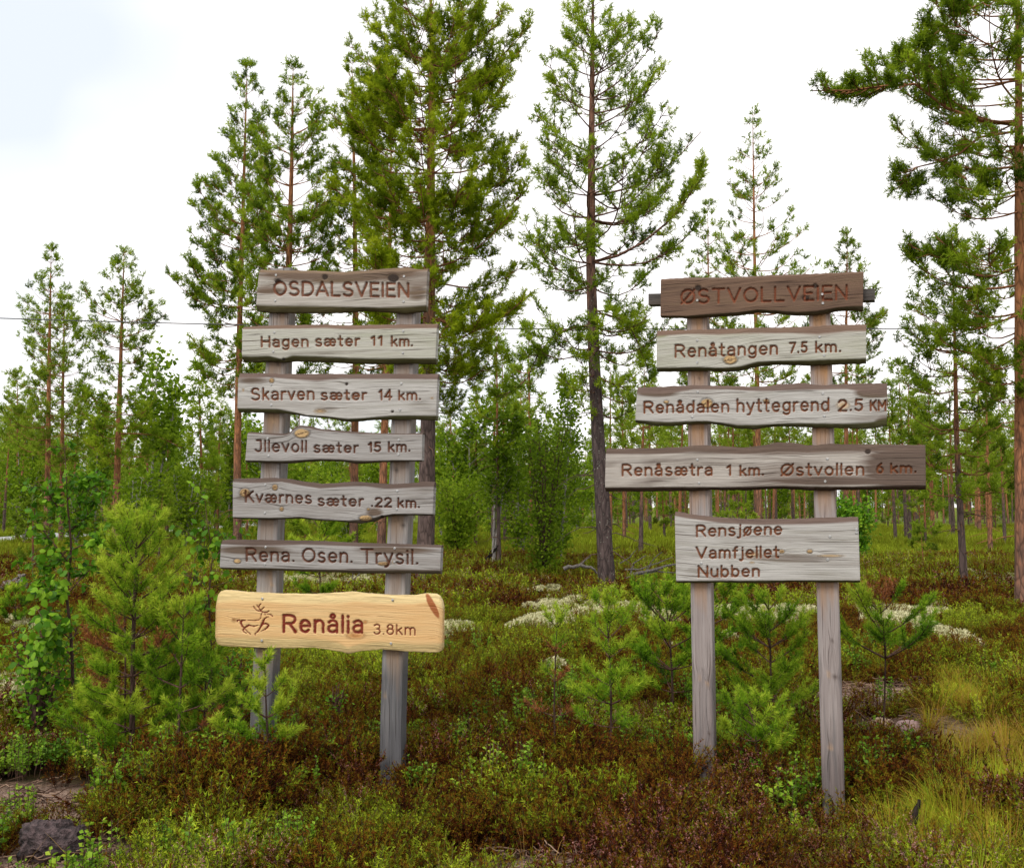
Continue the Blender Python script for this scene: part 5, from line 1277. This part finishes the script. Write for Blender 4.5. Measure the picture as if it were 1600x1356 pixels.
# mid-distance trees one can tell apart: (kind, variant, px, Y, top py, label)
MID = [('spruce', 0, 318, 36, 575, 'bright green cone shaped conifer left of the tall narrow pine'),
       ('spruce', 1, 262, 44, 640, 'smaller cone shaped conifer left of the bright green one'),
       ('birch', 0, 235, 38, 560, 'bushy birch between lone tiered pine and cone shaped conifer'),
       ('birch', 2, 150, 40, 620, 'leafy birch left of the lone tiered pine trunk'),
       ('birch', 1, 40, 38, 690, 'leafy birch at the left edge under the tall thin pine'),
       ('birch', 3, 205, 30, 735, 'low bushy birch below the lone tiered pine'),
       ('birch', 3, 290, 34, 730, 'low bushy birch below the cone shaped conifer'),
       ('birch', 3, 120, 33, 745, 'low bushy birch behind the dark leaved birch sapling'),
       ('pine', 2, 160, 46, 640, 'short pine behind the leafy birch at left'),
       ('pine', 5, 340, 42, 650, 'pine just left of the tall narrow pine trunk'),
       ('birch', 1, 730, 36, 640, 'leafy birch right of the widest dense pine trunk'),
       ('birch', 0, 690, 44, 680, 'faint leafy birch behind the widest dense pine trunk'),
       ('pine', 0, 1000, 30, 560, 'pine in the gap between dark bent trunk and right signpost'),
       ('pine', 3, 975, 38, 600, 'thinner pine close right of the dark bent trunk'),
       ('pine', 1, 1060, 36, 590, 'pine behind the left post of the right signpost'),
       ('pine', 4, 1145, 33, 600, 'pine between the right signpost posts, left one'),
       ('pine', 6, 1240, 37, 610, 'pine between the right signpost posts, right one'),
       ('pine', 2, 1398, 42, 600, 'thin pine just right of the right signpost boards'),
       ('pine', 0, 1420, 38, 585, 'fuller pine just right of the longest board end'),
       ('pine', 5, 1455, 44, 640, 'short pine left of the slender dark pine'),
       ('pine', 3, 1545, 30, 560, 'orange trunked pine between slender dark pine and right edge pine'),
       ('pine', 6, 1568, 36, 600, 'pine close left of the right edge pine trunk'),
       ('young', 0, 1155, 24, 770, 'young bushy pine behind the tall three line board'),
       ('young', 1, 1440, 24, 830, 'little young pine on the grass right of the right signpost'),
       ('young', 2, 250, 26, 770, 'young bushy pine below the cone shaped conifers'),
       ('young', 1, 55, 24, 790, 'young pine behind the dark leaved birch sapling'),
       ('young', 0, 480, 26, 770, 'young pine between the left signpost posts'),
       ('birch', 3, 545, 30, 740, 'low leafy bush between the left signpost posts')]
mid_xy = []
for kd, v, px, Y, tp, lab in MID:
    w = P(px, HOR, Y); H = P(px, tp, Y)[2] - float(hgt(w[0], w[1])); mid_xy.append((w[0], Y))
    plant(kd, v, w[0], Y, H, rs.rand() * 6.28, lab, None, cat={'birch': 'birch', 'young': 'pine'}.get(kd, 'conifer'))

# the forest wall: individuals in bands, then one far mass
cnt = 0
pts_f = []
SECT = [(60, 'at the left picture edge'), (150, 'behind the dark leaved birch sapling'), (250, 'behind the tallest bushy sapling'), (345, 'just left of the left signpost'),
        (430, 'behind left post of left signpost'), (520, 'between left signpost posts, left half'), (615, 'between left signpost posts, right half'), (690, 'beside the widest pine trunk'),
        (745, 'right of the widest pine trunk'), (800, 'behind the white stemmed birch'), (890, 'behind the leafy thicket'), (960, 'behind the dark bent trunk'), (1030, 'just right of the dark bent trunk'),
        (1100, 'behind left post of right signpost'), (1190, 'between right signpost posts, left half'), (1280, 'between right signpost posts, right half'), (1345, 'behind the bright round bush'),
        (1400, 'just right of the bright round bush'), (1450, 'below the longest board end'), (1500, 'just left of the slender dark pine'), (1560, 'just right of the slender dark pine'), (9999, 'beside the right edge pine')]
def far_label(kd, px, Y, v, H):
    sec = next(t for a, t in SECT if px < a)
    row = 'nearest row' if Y < 46 else 'second row' if Y < 58 else 'third row' if Y < 74 else 'deepest row'
    if kd == 'pine': look = ('orange barked pine' if v % 7 % 2 else 'grey barked pine'); look = ('tall ' if H > 8 else 'short ') + look
    else: look = {'birch': ('tall leafy birch' if H > 4.8 else 'low leafy birch'), 'spruce': 'pointed cone shaped conifer', 'young': ('knee high young pine' if H < 2 else 'slight young pine')}[kd]
    return look + ' ' + sec + ', ' + row, sec
while cnt < 275:
    Y = 36 + 62 * rs.rand() ** .85; x = rs.uniform(-.62, .62) * Y; px = CX + x * F / Y
    if any((x - a) ** 2 + (Y - b) ** 2 < 1.6 for a, b in pts_f): continue
    if -24 < x < -18 and Y > 40 and Y < 75 and rs.rand() < .8: continue      # the road
    if px > 950: kd = rs.choice(['pine', 'pine', 'pine', 'pine', 'pine', 'young'])
    elif px < 360: kd = rs.choice(['pine', 'birch', 'birch', 'spruce', 'pine'])
    else: kd = rs.choice(['pine', 'pine', 'birch', 'birch', 'young'])
    if 1130 < px and Y < 44 and rs.rand() < .6: continue
    H = {'pine': rs.uniform(6.0, 9.0), 'birch': rs.uniform(3.5, 5.8), 'spruce': rs.uniform(4.5, 7.5), 'young': rs.uniform(1.5, 3.2)}[kd] * (.85 + .25 * (Y / 90))
    pts_f.append((x, Y)); vv = rs.randint(7); lab, side = far_label(kd, px, Y, vv, H)
    plant(kd, vv, x, Y, H, rs.rand() * 6.28, lab, {'pine': 'pines', 'birch': 'birches', 'spruce': 'conifers', 'young': 'young pines'}[kd] + ' of the forest ' + side); cnt += 1

# ------------------------------------------------------------------ scattering (geometry nodes) for what nobody could count
def gn_scatter(name, pts, rot, scl, var, tint, sources, label):
    me = bpy.data.meshes.new(name); n_ = len(pts)
    me.vertices.add(n_); me.vertices.foreach_set('co', np.asarray(pts, np.float32).ravel())
    for k, ty, a in (('irot', 'FLOAT_VECTOR', rot), ('iscl', 'FLOAT', scl), ('ivar', 'INT', var), ('itint', 'FLOAT', tint)):
        at = me.attributes.new(k, ty, 'POINT')
        at.data.foreach_set('vector' if ty == 'FLOAT_VECTOR' else 'value', np.asarray(a, np.int32 if ty == 'INT' else np.float32).ravel())
    me.update()
    o = put(name, me)
    c_ = bpy.data.collections.new(name + '_sources')
    for i, s in enumerate(sources):
        so = bpy.data.objects.new('%s_kind_%02d' % (name, i), s); c_.objects.link(so)
    g = bpy.data.node_groups.new(name, 'GeometryNodeTree')
    g.interface.new_socket('Geometry', in_out='INPUT', socket_type='NodeSocketGeometry')
    g.interface.new_socket('Geometry', in_out='OUTPUT', socket_type='NodeSocketGeometry')
    gi, go = g.nodes.new('NodeGroupInput'), g.nodes.new('NodeGroupOutput')
    m2p = g.nodes.new('GeometryNodeMeshToPoints'); ci = g.nodes.new('GeometryNodeCollectionInfo'); ci.inputs[0].default_value = c_
    ci.inputs['Separate Children'].default_value = True; ci.inputs['Reset Children'].default_value = True
    iop = g.nodes.new('GeometryNodeInstanceOnPoints'); iop.inputs['Pick Instance'].default_value = True
    def na(nm, ty):
        a = g.nodes.new('GeometryNodeInputNamedAttribute'); a.data_type = ty; a.inputs[0].default_value = nm; return a.outputs['Attribute']
    g.links.new(gi.outputs[0], m2p.inputs[0]); g.links.new(m2p.outputs[0], iop.inputs['Points']); g.links.new(ci.outputs[0], iop.inputs['Instance'])
    g.links.new(na('ivar', 'INT'), iop.inputs['Instance Index'])
    e2r = g.nodes.new('FunctionNodeEulerToRotation'); g.links.new(na('irot', 'FLOAT_VECTOR'), e2r.inputs[0]); g.links.new(e2r.outputs[0], iop.inputs['Rotation'])
    cx = g.nodes.new('ShaderNodeCombineXYZ'); sc_ = na('iscl', 'FLOAT')
    for i in range(3): g.links.new(sc_, cx.inputs[i])
    g.links.new(cx.outputs[0], iop.inputs['Scale']); g.links.new(iop.outputs[0], go.inputs[0])
    md = o.modifiers.new('scatter', 'NODES'); md.node_group = g
    props(o, label, kind='stuff'); return o

def two_mat(parts):
    """[(MB, mat), ...] joined in one mesh with several materials"""
    V, T, Q, t, n0, miT, miQ = [], [], [], [], 0, [], []
    for i, (mb, mat) in enumerate(parts):
        V += mb.V; t += mb.t
        for a in mb.T: T.append(a + n0); miT.append(np.full(len(a), i))
        for a in mb.Q: Q.append(a + n0); miQ.append(np.full(len(a), i))
        n0 += mb.n
    Fc, mi = [], []
    if T: Fc.append(np.concatenate(T)); mi.append(np.concatenate(miT))
    if Q: Fc.append(np.concatenate(Q)); mi.append(np.concatenate(miQ))
    return mesh_from('tuft', np.concatenate(V), Fc, {'tint': np.concatenate(t)}, [p_[1] for p_ in parts], mi=np.concatenate(mi))

def heather_mesh(seed, n_=22, h=.19, spread=.09, flower=0, upright=.8, leafl=.014, leafn=40, lw=.0045):
    rng = np.random.RandomState(seed); mb, mf, ms = MB(), MB(), MB()
    az = rng.rand(n_) * 6.28; rr = spread * rng.rand(n_) ** .5; lean = rng.uniform(.1, 1 - upright + .35, n_)
    H = h * rng.uniform(.6, 1.15, n_); t = np.linspace(0, 1, 6)
    S = np.stack([(rr * .5)[:, None] * np.cos(az)[:, None] + (H * lean)[:, None] * np.cos(az)[:, None] * t ** 1.4 + rng.randn(n_, 1) * .02 * t,
                  (rr * .5)[:, None] * np.sin(az)[:, None] + (H * lean)[:, None] * np.sin(az)[:, None] * t ** 1.4 + rng.randn(n_, 1) * .02 * t, H[:, None] * (t - .1)], -1)
    tubes(ms, S, .0012 * np.ones((n_, 6)), 3, tint=.1)
    # side sprigs
    k = 4; j = np.repeat(np.arange(n_), k); u = rng.uniform(.35, .9, n_ * k) * 5; i = u.astype(int); f = (u - i)[:, None]
    p = S[j, i] * (1 - f) + S[j, i + 1] * f; d = norm(norm(S[j, i + 1] - S[j, i]) + rng.randn(n_ * k, 3) * .4); l = H[j] * rng.uniform(.15, .35, n_ * k)
    S2 = p[:, None] + d[:, None] * (l[:, None] * t)[..., None]
    tt = np.clip(.5 + .16 * rng.randn(n_), 0, 1)
    brush(mb, S, leafn / h, leafl, lw, rng, tt, t0=.3, cosang=.6); brush(mb, S2, leafn / h * 1.1, leafl * .9, lw, rng, tt[j] + .06, t0=.05, cosang=.6)
    parts = [(mb, M_HEATH), (ms, M_DEBRIS)]
    if flower:
        sel = rng.rand(len(S2)) < flower * .5; sel2 = rng.rand(n_) < flower * .6
        if sel.any(): brush(mf, S2[sel], 230, .0075, .0055, rng, .5, t0=.1, cosang=.3)
        if sel2.any(): brush(mf, S[sel2], 230, .0075, .0055, rng, .5, t0=.6, cosang=.3)
        parts.append((mf, M_FLOWER))
    return two_mat(parts)

def grass_mesh(seed, n_=90, h=.32, spread=.05, w=.0035, lean=.6, mat=None):
    rng = np.random.RandomState(seed); mb = MB()
    az = rng.rand(n_) * 6.28; r0 = spread * rng.rand(n_) ** .5; H = h * rng.uniform(.5, 1.1, n_); ln = lean * rng.rand(n_) ** .8
    t = np.linspace(0, 1, 5); side = np.stack([-np.sin(az), np.cos(az), np.zeros(n_)], 1)
    C = np.stack([(r0 * np.cos(az))[:, None] + (H * ln * np.cos(az))[:, None] * t ** 2 * 1.3, (r0 * np.sin(az))[:, None] + (H * ln * np.sin(az))[:, None] * t ** 2 * 1.3, H[:, None] * (t - .45 * ln[:, None] * t ** 2.5)], -1)
    wd = w * np.array([1, .9, .7, .45, .05]) * .5
    A = C - side[:, None] * wd[None, :, None]; B = C + side[:, None] * wd[None, :, None]
    V = np.stack([A, B], 2).reshape(-1, 3); b = np.arange(n_)[:, None, None] * 10 + np.arange(4)[None, :, None] * 2
    Q = (b + np.array([0, 1, 3, 2])).reshape(-1, 4)
    mb.add(V, Q=Q, tint=np.repeat(np.clip(.5 + .2 * rng.randn(n_), 0, 1), 10))
    return mb.mesh('grass', mat or M_GRASS)

def lingon_mesh(seed, n_=12, h=.11, spread=.07, ls=.017):
    rng = np.random.RandomState(seed); mb, ms = MB(), MB()
    az = rng.rand(n_) * 6.28; r = spread * rng.rand(n_) ** .5; t = np.linspace(0, 1, 5); H = h * rng.uniform(.6, 1.2, n_)
    S = np.stack([r[:, None] * np.cos(az)[:, None] * (1 + .3 * t), r[:, None] * np.sin(az)[:, None] * (1 + .3 * t), H[:, None] * t], -1) + np.cumsum(rng.randn(n_, 5, 3) * .004, 1)
    tubes(ms, S, .0013 * np.ones((n_, 5)), 3, tint=.3)
    m_ = n_ * 13; j = rng.randint(0, n_, m_); u = rng.uniform(.25, 1, m_) * 4; i = np.minimum(u.astype(int), 3); f = (u - i)[:, None]
    q = S[j, i] * (1 - f) + S[j, i + 1] * f; a2 = rng.rand(m_) * 6.28; D = norm(np.stack([np.cos(a2), np.sin(a2), rng.uniform(.1, .9, m_)], 1))
    leaves_quads(mb, q, D, ls * rng.uniform(.6, 1.2, m_), rng, np.clip(.5 + .15 * rng.randn(m_), 0, 1))
    return two_mat([(mb, M_LINGON), (ms, M_DEBRIS)])

def lichen_mesh(seed):
    rng = np.random.RandomState(seed); mb = MB(); n_ = 700
    d = norm(rng.randn(n_, 3) * np.array([1, 1, .8]) + np.array([0, 0, .4])); d[:, 2] = np.abs(d[:, 2])
    C = d * .05 * np.array([1.3, 1.3, .7]) * rng.uniform(.6, 1.05, (n_, 1))
    needles(mb, C, d, .022, .011, rng.uniform(.2, .9, n_), rng, np.clip(.5 + .2 * rng.randn(n_), 0, 1))
    # a body so that it does not look hollow
    k = 12; V, T = [(0, 0, .035)], []
    for r_, z_ in ((.03, .028), (.055, .005)):
        for a in range(k): V.append((r_ * math.cos(a * 6.283 / k), r_ * math.sin(a * 6.283 / k), z_))
    for a in range(k):
        T.append((0, 1 + a, 1 + (a + 1) % k)); T += [(1 + a, 1 + k + a, 1 + k + (a + 1) % k), (1 + a, 1 + k + (a + 1) % k, 1 + (a + 1) % k)]
    mb.add(V, T=T, tint=.3)
    return mb.mesh('lichen', M_LICHEN)
def twig_mesh(seed):
    rng = np.random.RandomState(seed); mb = MB(); n_ = 7; a = rng.rand(n_) * 6.28; l = rng.uniform(.05, .14, n_); t = np.linspace(-.5, .5, 5)
    S = np.stack([np.cos(a)[:, None] * l[:, None] * t, np.sin(a)[:, None] * l[:, None] * t, .01 + .0 * t + rng.rand(n_, 1) * .03], -1) + rng.randn(n_, 5, 3) * .004 + rng.randn(n_, 1, 3) * np.array([.05, .05, 0])
    tubes(mb, S, .0025 * np.ones((n_, 5)), 4, tint=rng.rand(n_)); return mb.mesh('twig', M_DEBRIS)

def clear_posts(x, y):
    k = np.ones(len(x), bool)
    for c, _ in _PF: k &= ~((np.abs(x - c[0] * y / c[1]) < .13) & (y > c[1] - .38) & (y < c[1] + .12))
    return k
def near_lichen(x, y):
    out = np.zeros(len(x), bool)
    for i in range(0, len(x), 2000):
        a = slice(i, i + 2000)
        out[a] = (((x[a, None] - LXa[None]) ** 2 + (y[a, None] - LYa[None]) ** 2) < (.017 * y[a, None]) ** 2).any(1)
    return out
def spread_pts(rs, y0, y1, dens):
    A = .62 * (y1 ** 2 - y0 ** 2) + 3 * (y1 - y0); n_ = int(A * dens)
    y = np.sqrt(y0 ** 2 + (y1 ** 2 - y0 ** 2) * rs.rand(n_)); x = rs.uniform(-1, 1, n_) * (.62 * y + 1.2)
    return x, y
# right foreground: grassy zone
def grassy(x, y):
    g = sstep(.385, .47, x / np.maximum(y, .5) + .06 * (vn(x * 2, y * 2, 22) - .5)) * (1 - sstep(8.2, 9.5, y)) * sstep(3.0, 4.0, y)
    return g * (.35 + .65 * sstep(.35, .6, vn(x * 1.6, y * 1.6, 21)))

HS = [heather_mesh(200, flower=0), heather_mesh(201, flower=0, h=.14, upright=.6), heather_mesh(202, flower=.35, h=.18), heather_mesh(203, flower=.7, h=.19), heather_mesh(204, h=.10, spread=.12, upright=.35, n_=28), heather_mesh(205, h=.16, upright=.5, n_=18)]
HF = [heather_mesh(210, n_=22, leafn=16, leafl=.022, lw=.007, h=.17, spread=.14), heather_mesh(211, n_=22, leafn=16, leafl=.022, lw=.007, h=.15, spread=.16, upright=.5), heather_mesh(212, n_=22, leafn=16, leafl=.022, lw=.007, flower=.2, h=.17, spread=.14)]
rs = np.random.RandomState(77)
rs = np.random.RandomState(78)
LX, LY = [], []
for pl_px, sx_, sy_, k in LICH:
    q = np.array(pl_px, float); s = rs.rand(k) * (len(q) - 1); i = np.minimum(s.astype(int), len(q) - 2); f = s - i
    px = q[i, 0] * (1 - f) + q[i + 1, 0] * f + rs.normal(0, sx_ * .5, k); py = q[i, 1] * (1 - f) + q[i + 1, 1] * f + rs.normal(0, sy_ * .5, k)
    for a, b in zip(px, py):
        g_ = G(a, b); LX.append(g_[0]); LY.append(g_[1])
LXa, LYa = np.array(LX), np.array(LY)
def do_heather(name, label, y0, y1, dens, src, base_s, far=False):
    x, y = spread_pts(rs, y0, y1, dens)
    keep = (rs.rand(len(x)) > np.clip(bare(x, y) * 2.2, 0, 1)) & (rs.rand(len(x)) > grassy(x, y) * .85)
    keep &= (vn(x * 3.2, y * 2.6, 55) > .27) | (rs.rand(len(x)) < .12) | (y > 9)
    keep &= clear_posts(x, y) & ~(near_lichen(x, y) & (rs.rand(len(x)) < .85))
    x, y = x[keep], y[keep]; n_ = len(x)
    z = hgt(x, y) - .01
    ru = vn(x * .8, y * .7, 31) * .6 + vn(x * 2.6, y * 2.6, 32) * .4              # red ... green patches
    tint = .43 + (ru - .5) * 1.6 + rs.normal(0, .24, n_) - .07 * (1 - sstep(4.5, 6.5, y))
    if far: tint += .08 * sstep(14, 22, y)
    fl = sstep(.36, .58, vn(x * 1.3, y * 1.3, 41)) * (1 - sstep(6.0, 8.5, y))
    r = rs.rand(n_)
    if len(src) == 6:
        var = np.where(r < .25, 0, np.where(r < .5, 1, np.where(r < .75, 4, 5)))
        var = np.where(rs.rand(n_) < fl * .65, np.where(rs.rand(n_) < .5, 2, 3), var)
    else: var = rs.randint(0, 3, n_)
    big = .50 + .6 * vn(x * 1.3, y * 1.3, 51) + .6 * vn(x * 4, y * 4, 52)
    rot = np.stack([rs.normal(0, .15, n_), rs.normal(0, .15, n_), rs.rand(n_) * 6.28], 1)
    return gn_scatter(name, np.stack([x, y, z], 1), rot, base_s * big * rs.uniform(.75, 1.2, n_), var, np.clip(tint, 0, 1), src, label)
do_heather('heather', 'low heather covering the heath in the foreground, partly in pink bloom', 2.6, 7.5, 112, HS, 1.05)
do_heather('heather', 'olive and reddish heather spreading over the middle of the heath', 7.5, 14, 85, HS, 1.2)
do_heather('heather', 'far heather and moss below the pines', 14, 27, 30, HF, 1.6, True)

# lingonberry / bilberry sprigs
LS = [lingon_mesh(300, h=.16, ls=.022), lingon_mesh(301, h=.19, ls=.020), lingon_mesh(302, n_=8, h=.14, ls=.024)]
x, y = spread_pts(rs, 2.8, 11, 75)
m_ = (.7 * vn(x * 1.8, y * 1.8, 61) + .5 * vn(x * 5, y * 5, 62) - .35 * grassy(x, y) > .68 + .022 * y) & (bare(x, y) < .35) & clear_posts(x, y)
x, y = x[m_], y[m_]; n_ = len(x)
gn_scatter('lingonberry', np.stack([x, y, hgt(x, y) + .035], 1), np.stack([np.zeros(n_), np.zeros(n_), rs.rand(n_) * 6.28], 1), rs.uniform(.8, 1.5, n_), rs.randint(0, 3, n_), np.clip(.45 + .22 * rs.randn(n_), 0, 1), LS, 'small bright green lingonberry sprigs dotted through the heather')

# grass: right foreground tussocks, thin bents everywhere, far turf
GS = [grass_mesh(400, 110, .28, .05, w=.0045), grass_mesh(401, 80, .24, .08, w=.0045, lean=1.0), grass_mesh(402, 45, .36, .05, w=.004, lean=.8), grass_mesh(403, 45, .26, .09, w=.0045, lean=1.4)]
x, y = spread_pts(rs, 3.0, 9.5, 110)
m_ = (rs.rand(len(x)) < grassy(x, y) * .85) & (rs.rand(len(x)) > bare(x, y) * 1.1)
x, y = x[m_], y[m_]
for px, py, k, s_ in ((1500, 1110, 26, .35), (1560, 1180, 22, .35), (1440, 1330, 34, .25), (1480, 1290, 24, .25), (1570, 1250, 24, .3), (1410, 1350, 10, .15), (1585, 1340, 20, .25), (1420, 1060, 10, .3)):
    c = G(px, py); x = np.append(x, c[0] + rs.normal(0, s_ * .5, k)); y = np.append(y, c[1] + rs.normal(0, s_ * .5, k))
n_ = len(x); tn = .40 + 1.0 * (vn(x * 1.4, y * 1.4, 71) - .5) + rs.normal(0, .14, n_)
gn_scatter('grass', np.stack([x, y, hgt(x, y) - .01], 1), np.stack([rs.normal(0, .1, n_), rs.normal(0, .1, n_), rs.rand(n_) * 6.28], 1), rs.uniform(.55, 1.05, n_), rs.randint(0, 4, n_), np.clip(tn, 0, 1), GS, 'yellow green grass tussocks filling the lower right corner')
x, y = spread_pts(rs, 2.8, 12, 5); n_ = len(x)
gn_scatter('dry_grass', np.stack([x, y, hgt(x, y)], 1), np.stack([rs.normal(0, .3, n_), rs.normal(0, .3, n_), rs.rand(n_) * 6.28], 1), rs.uniform(.6, 1.1, n_), rs.randint(0, 2, n_), np.clip(.15 + .12 * rs.randn(n_), 0, 1), [grass_mesh(410, 6, .26, .05, w=.0028, lean=1.0), grass_mesh(411, 4, .30, .05, w=.0028, lean=1.3)], 'single dry straw coloured grass blades among the heather')
TS = [grass_mesh(420, 60, .34, .22, w=.022, lean=.8, mat=M_TURF), grass_mesh(421, 50, .26, .26, w=.026, lean=1.0, mat=M_TURF)]
x, y = spread_pts(rs, 17, 75, 6.5); m_ = rs.rand(len(x)) < sstep(17, 25, y + 4 * (vn(x * .3, y * .3, 81) - .5)); x, y = x[m_], y[m_]; n_ = len(x)
m_ = ~((np.abs(x - np.interp(y, rp[:, 1], rp[:, 0])) < 2.5)); x, y = x[m_], y[m_]; n_ = len(x)
gn_scatter('forest_turf', np.stack([x, y, hgt(x, y) - .02], 1), np.stack([np.zeros(n_), np.zeros(n_), rs.rand(n_) * 6.28], 1), rs.uniform(.7, 1.5, n_), rs.randint(0, 2, n_), np.clip(.55 + .6 * (vn(x * .25, y * .25, 82) - .5) + .1 * rs.randn(n_), 0, 1), TS, 'bright green turf of grass and bilberry under the forest')

# lichen cushions
x, y = spread_pts(rs, 8, 20, 1.2); m_ = vn(x * .5, y * .5, 91) > .68; LX += list(x[m_]); LY += list(y[m_])
x, y = np.array(LX), np.array(LY); n_ = len(x)
gn_scatter('reindeer_lichen', np.stack([x, y, hgt(x, y) + .10 + .02 * rs.rand(n_)], 1), np.stack([rs.normal(0, .15, n_), rs.normal(0, .15, n_), rs.rand(n_) * 6.28], 1), rs.uniform(1.0, 2.3, n_), rs.randint(0, 3, n_), np.clip(.6 + .2 * rs.randn(n_), 0, 1), [lichen_mesh(k) for k in (500, 501, 502)], 'pale cream reindeer lichen cushions winding across the heath')

# twig litter and pebbles on the bare patches
x, y = spread_pts(rs, 3.0, 9, 120); m_ = rs.rand(len(x)) < bare(x, y) * 1.2; x, y = x[m_], y[m_]
xa, ya = spread_pts(rs, 3.0, 10, 4); x, y = np.append(x, xa), np.append(y, ya)
c = G(545, 1150); k = 150; x = np.append(x, c[0] + rs.normal(0, .16, k)); y = np.append(y, c[1] + rs.normal(0, .16, k)); n_ = len(x)
gn_scatter('twig_litter', np.stack([x, y, hgt(x, y) + .005], 1), np.stack([rs.normal(0, .2, n_), rs.normal(0, .2, n_), rs.rand(n_) * 6.28], 1), rs.uniform(.7, 1.3, n_), rs.randint(0, 3, n_), rs.rand(n_), [twig_mesh(k) for k in (510, 511, 512)], 'dead twigs and litter on the bare soil patches')

# far wood closing the horizon
k = 1500; y = rs.uniform(85, 220, k); x = rs.uniform(-1, 1, k) * .75 * y; sc_ = rs.uniform(.75, 1.15, k)
src = []
for a, c_, H in VAR['pine'][:4] + VAR['birch'][:2]:
    def arr(m):
        v = np.empty(len(m.vertices) * 3, np.float32); m.vertices.foreach_get('co', v)
        l = np.empty(len(m.loops), np.int32); m.loops.foreach_get('vertex_index', l)
        t = np.empty(len(m.vertices), np.float32); m.attributes['tint'].data.foreach_get('value', t)
        h = np.empty(len(m.vertices), np.float32); m.attributes['hz'].data.foreach_get('value', h)
        nl = m.polygons[0].loop_total
        return v.reshape(-1, 3), l.reshape(-1, nl), t, h
    v1, f1, t1, h1 = arr(a); v2, f2, t2, h2 = arr(c_)
    src.append(mesh_from('wood', np.concatenate([v1, v2]), [f1, f2 + len(v1)], {'tint': np.concatenate([t1, t2]), 'hz': np.concatenate([h1, h2])}, (a.materials[0], c_.materials[0]), mi=np.concatenate([np.zeros(len(f1)), np.ones(len(f2))])))
gn_scatter('far_forest', np.stack([x, y, hgt(x, y)], 1), np.stack([np.zeros(k), np.zeros(k), rs.rand(k) * 6.28], 1), sc_, rs.randint(0, 6, k), rs.rand(k), src, 'far forest closing the horizon behind the clearing')
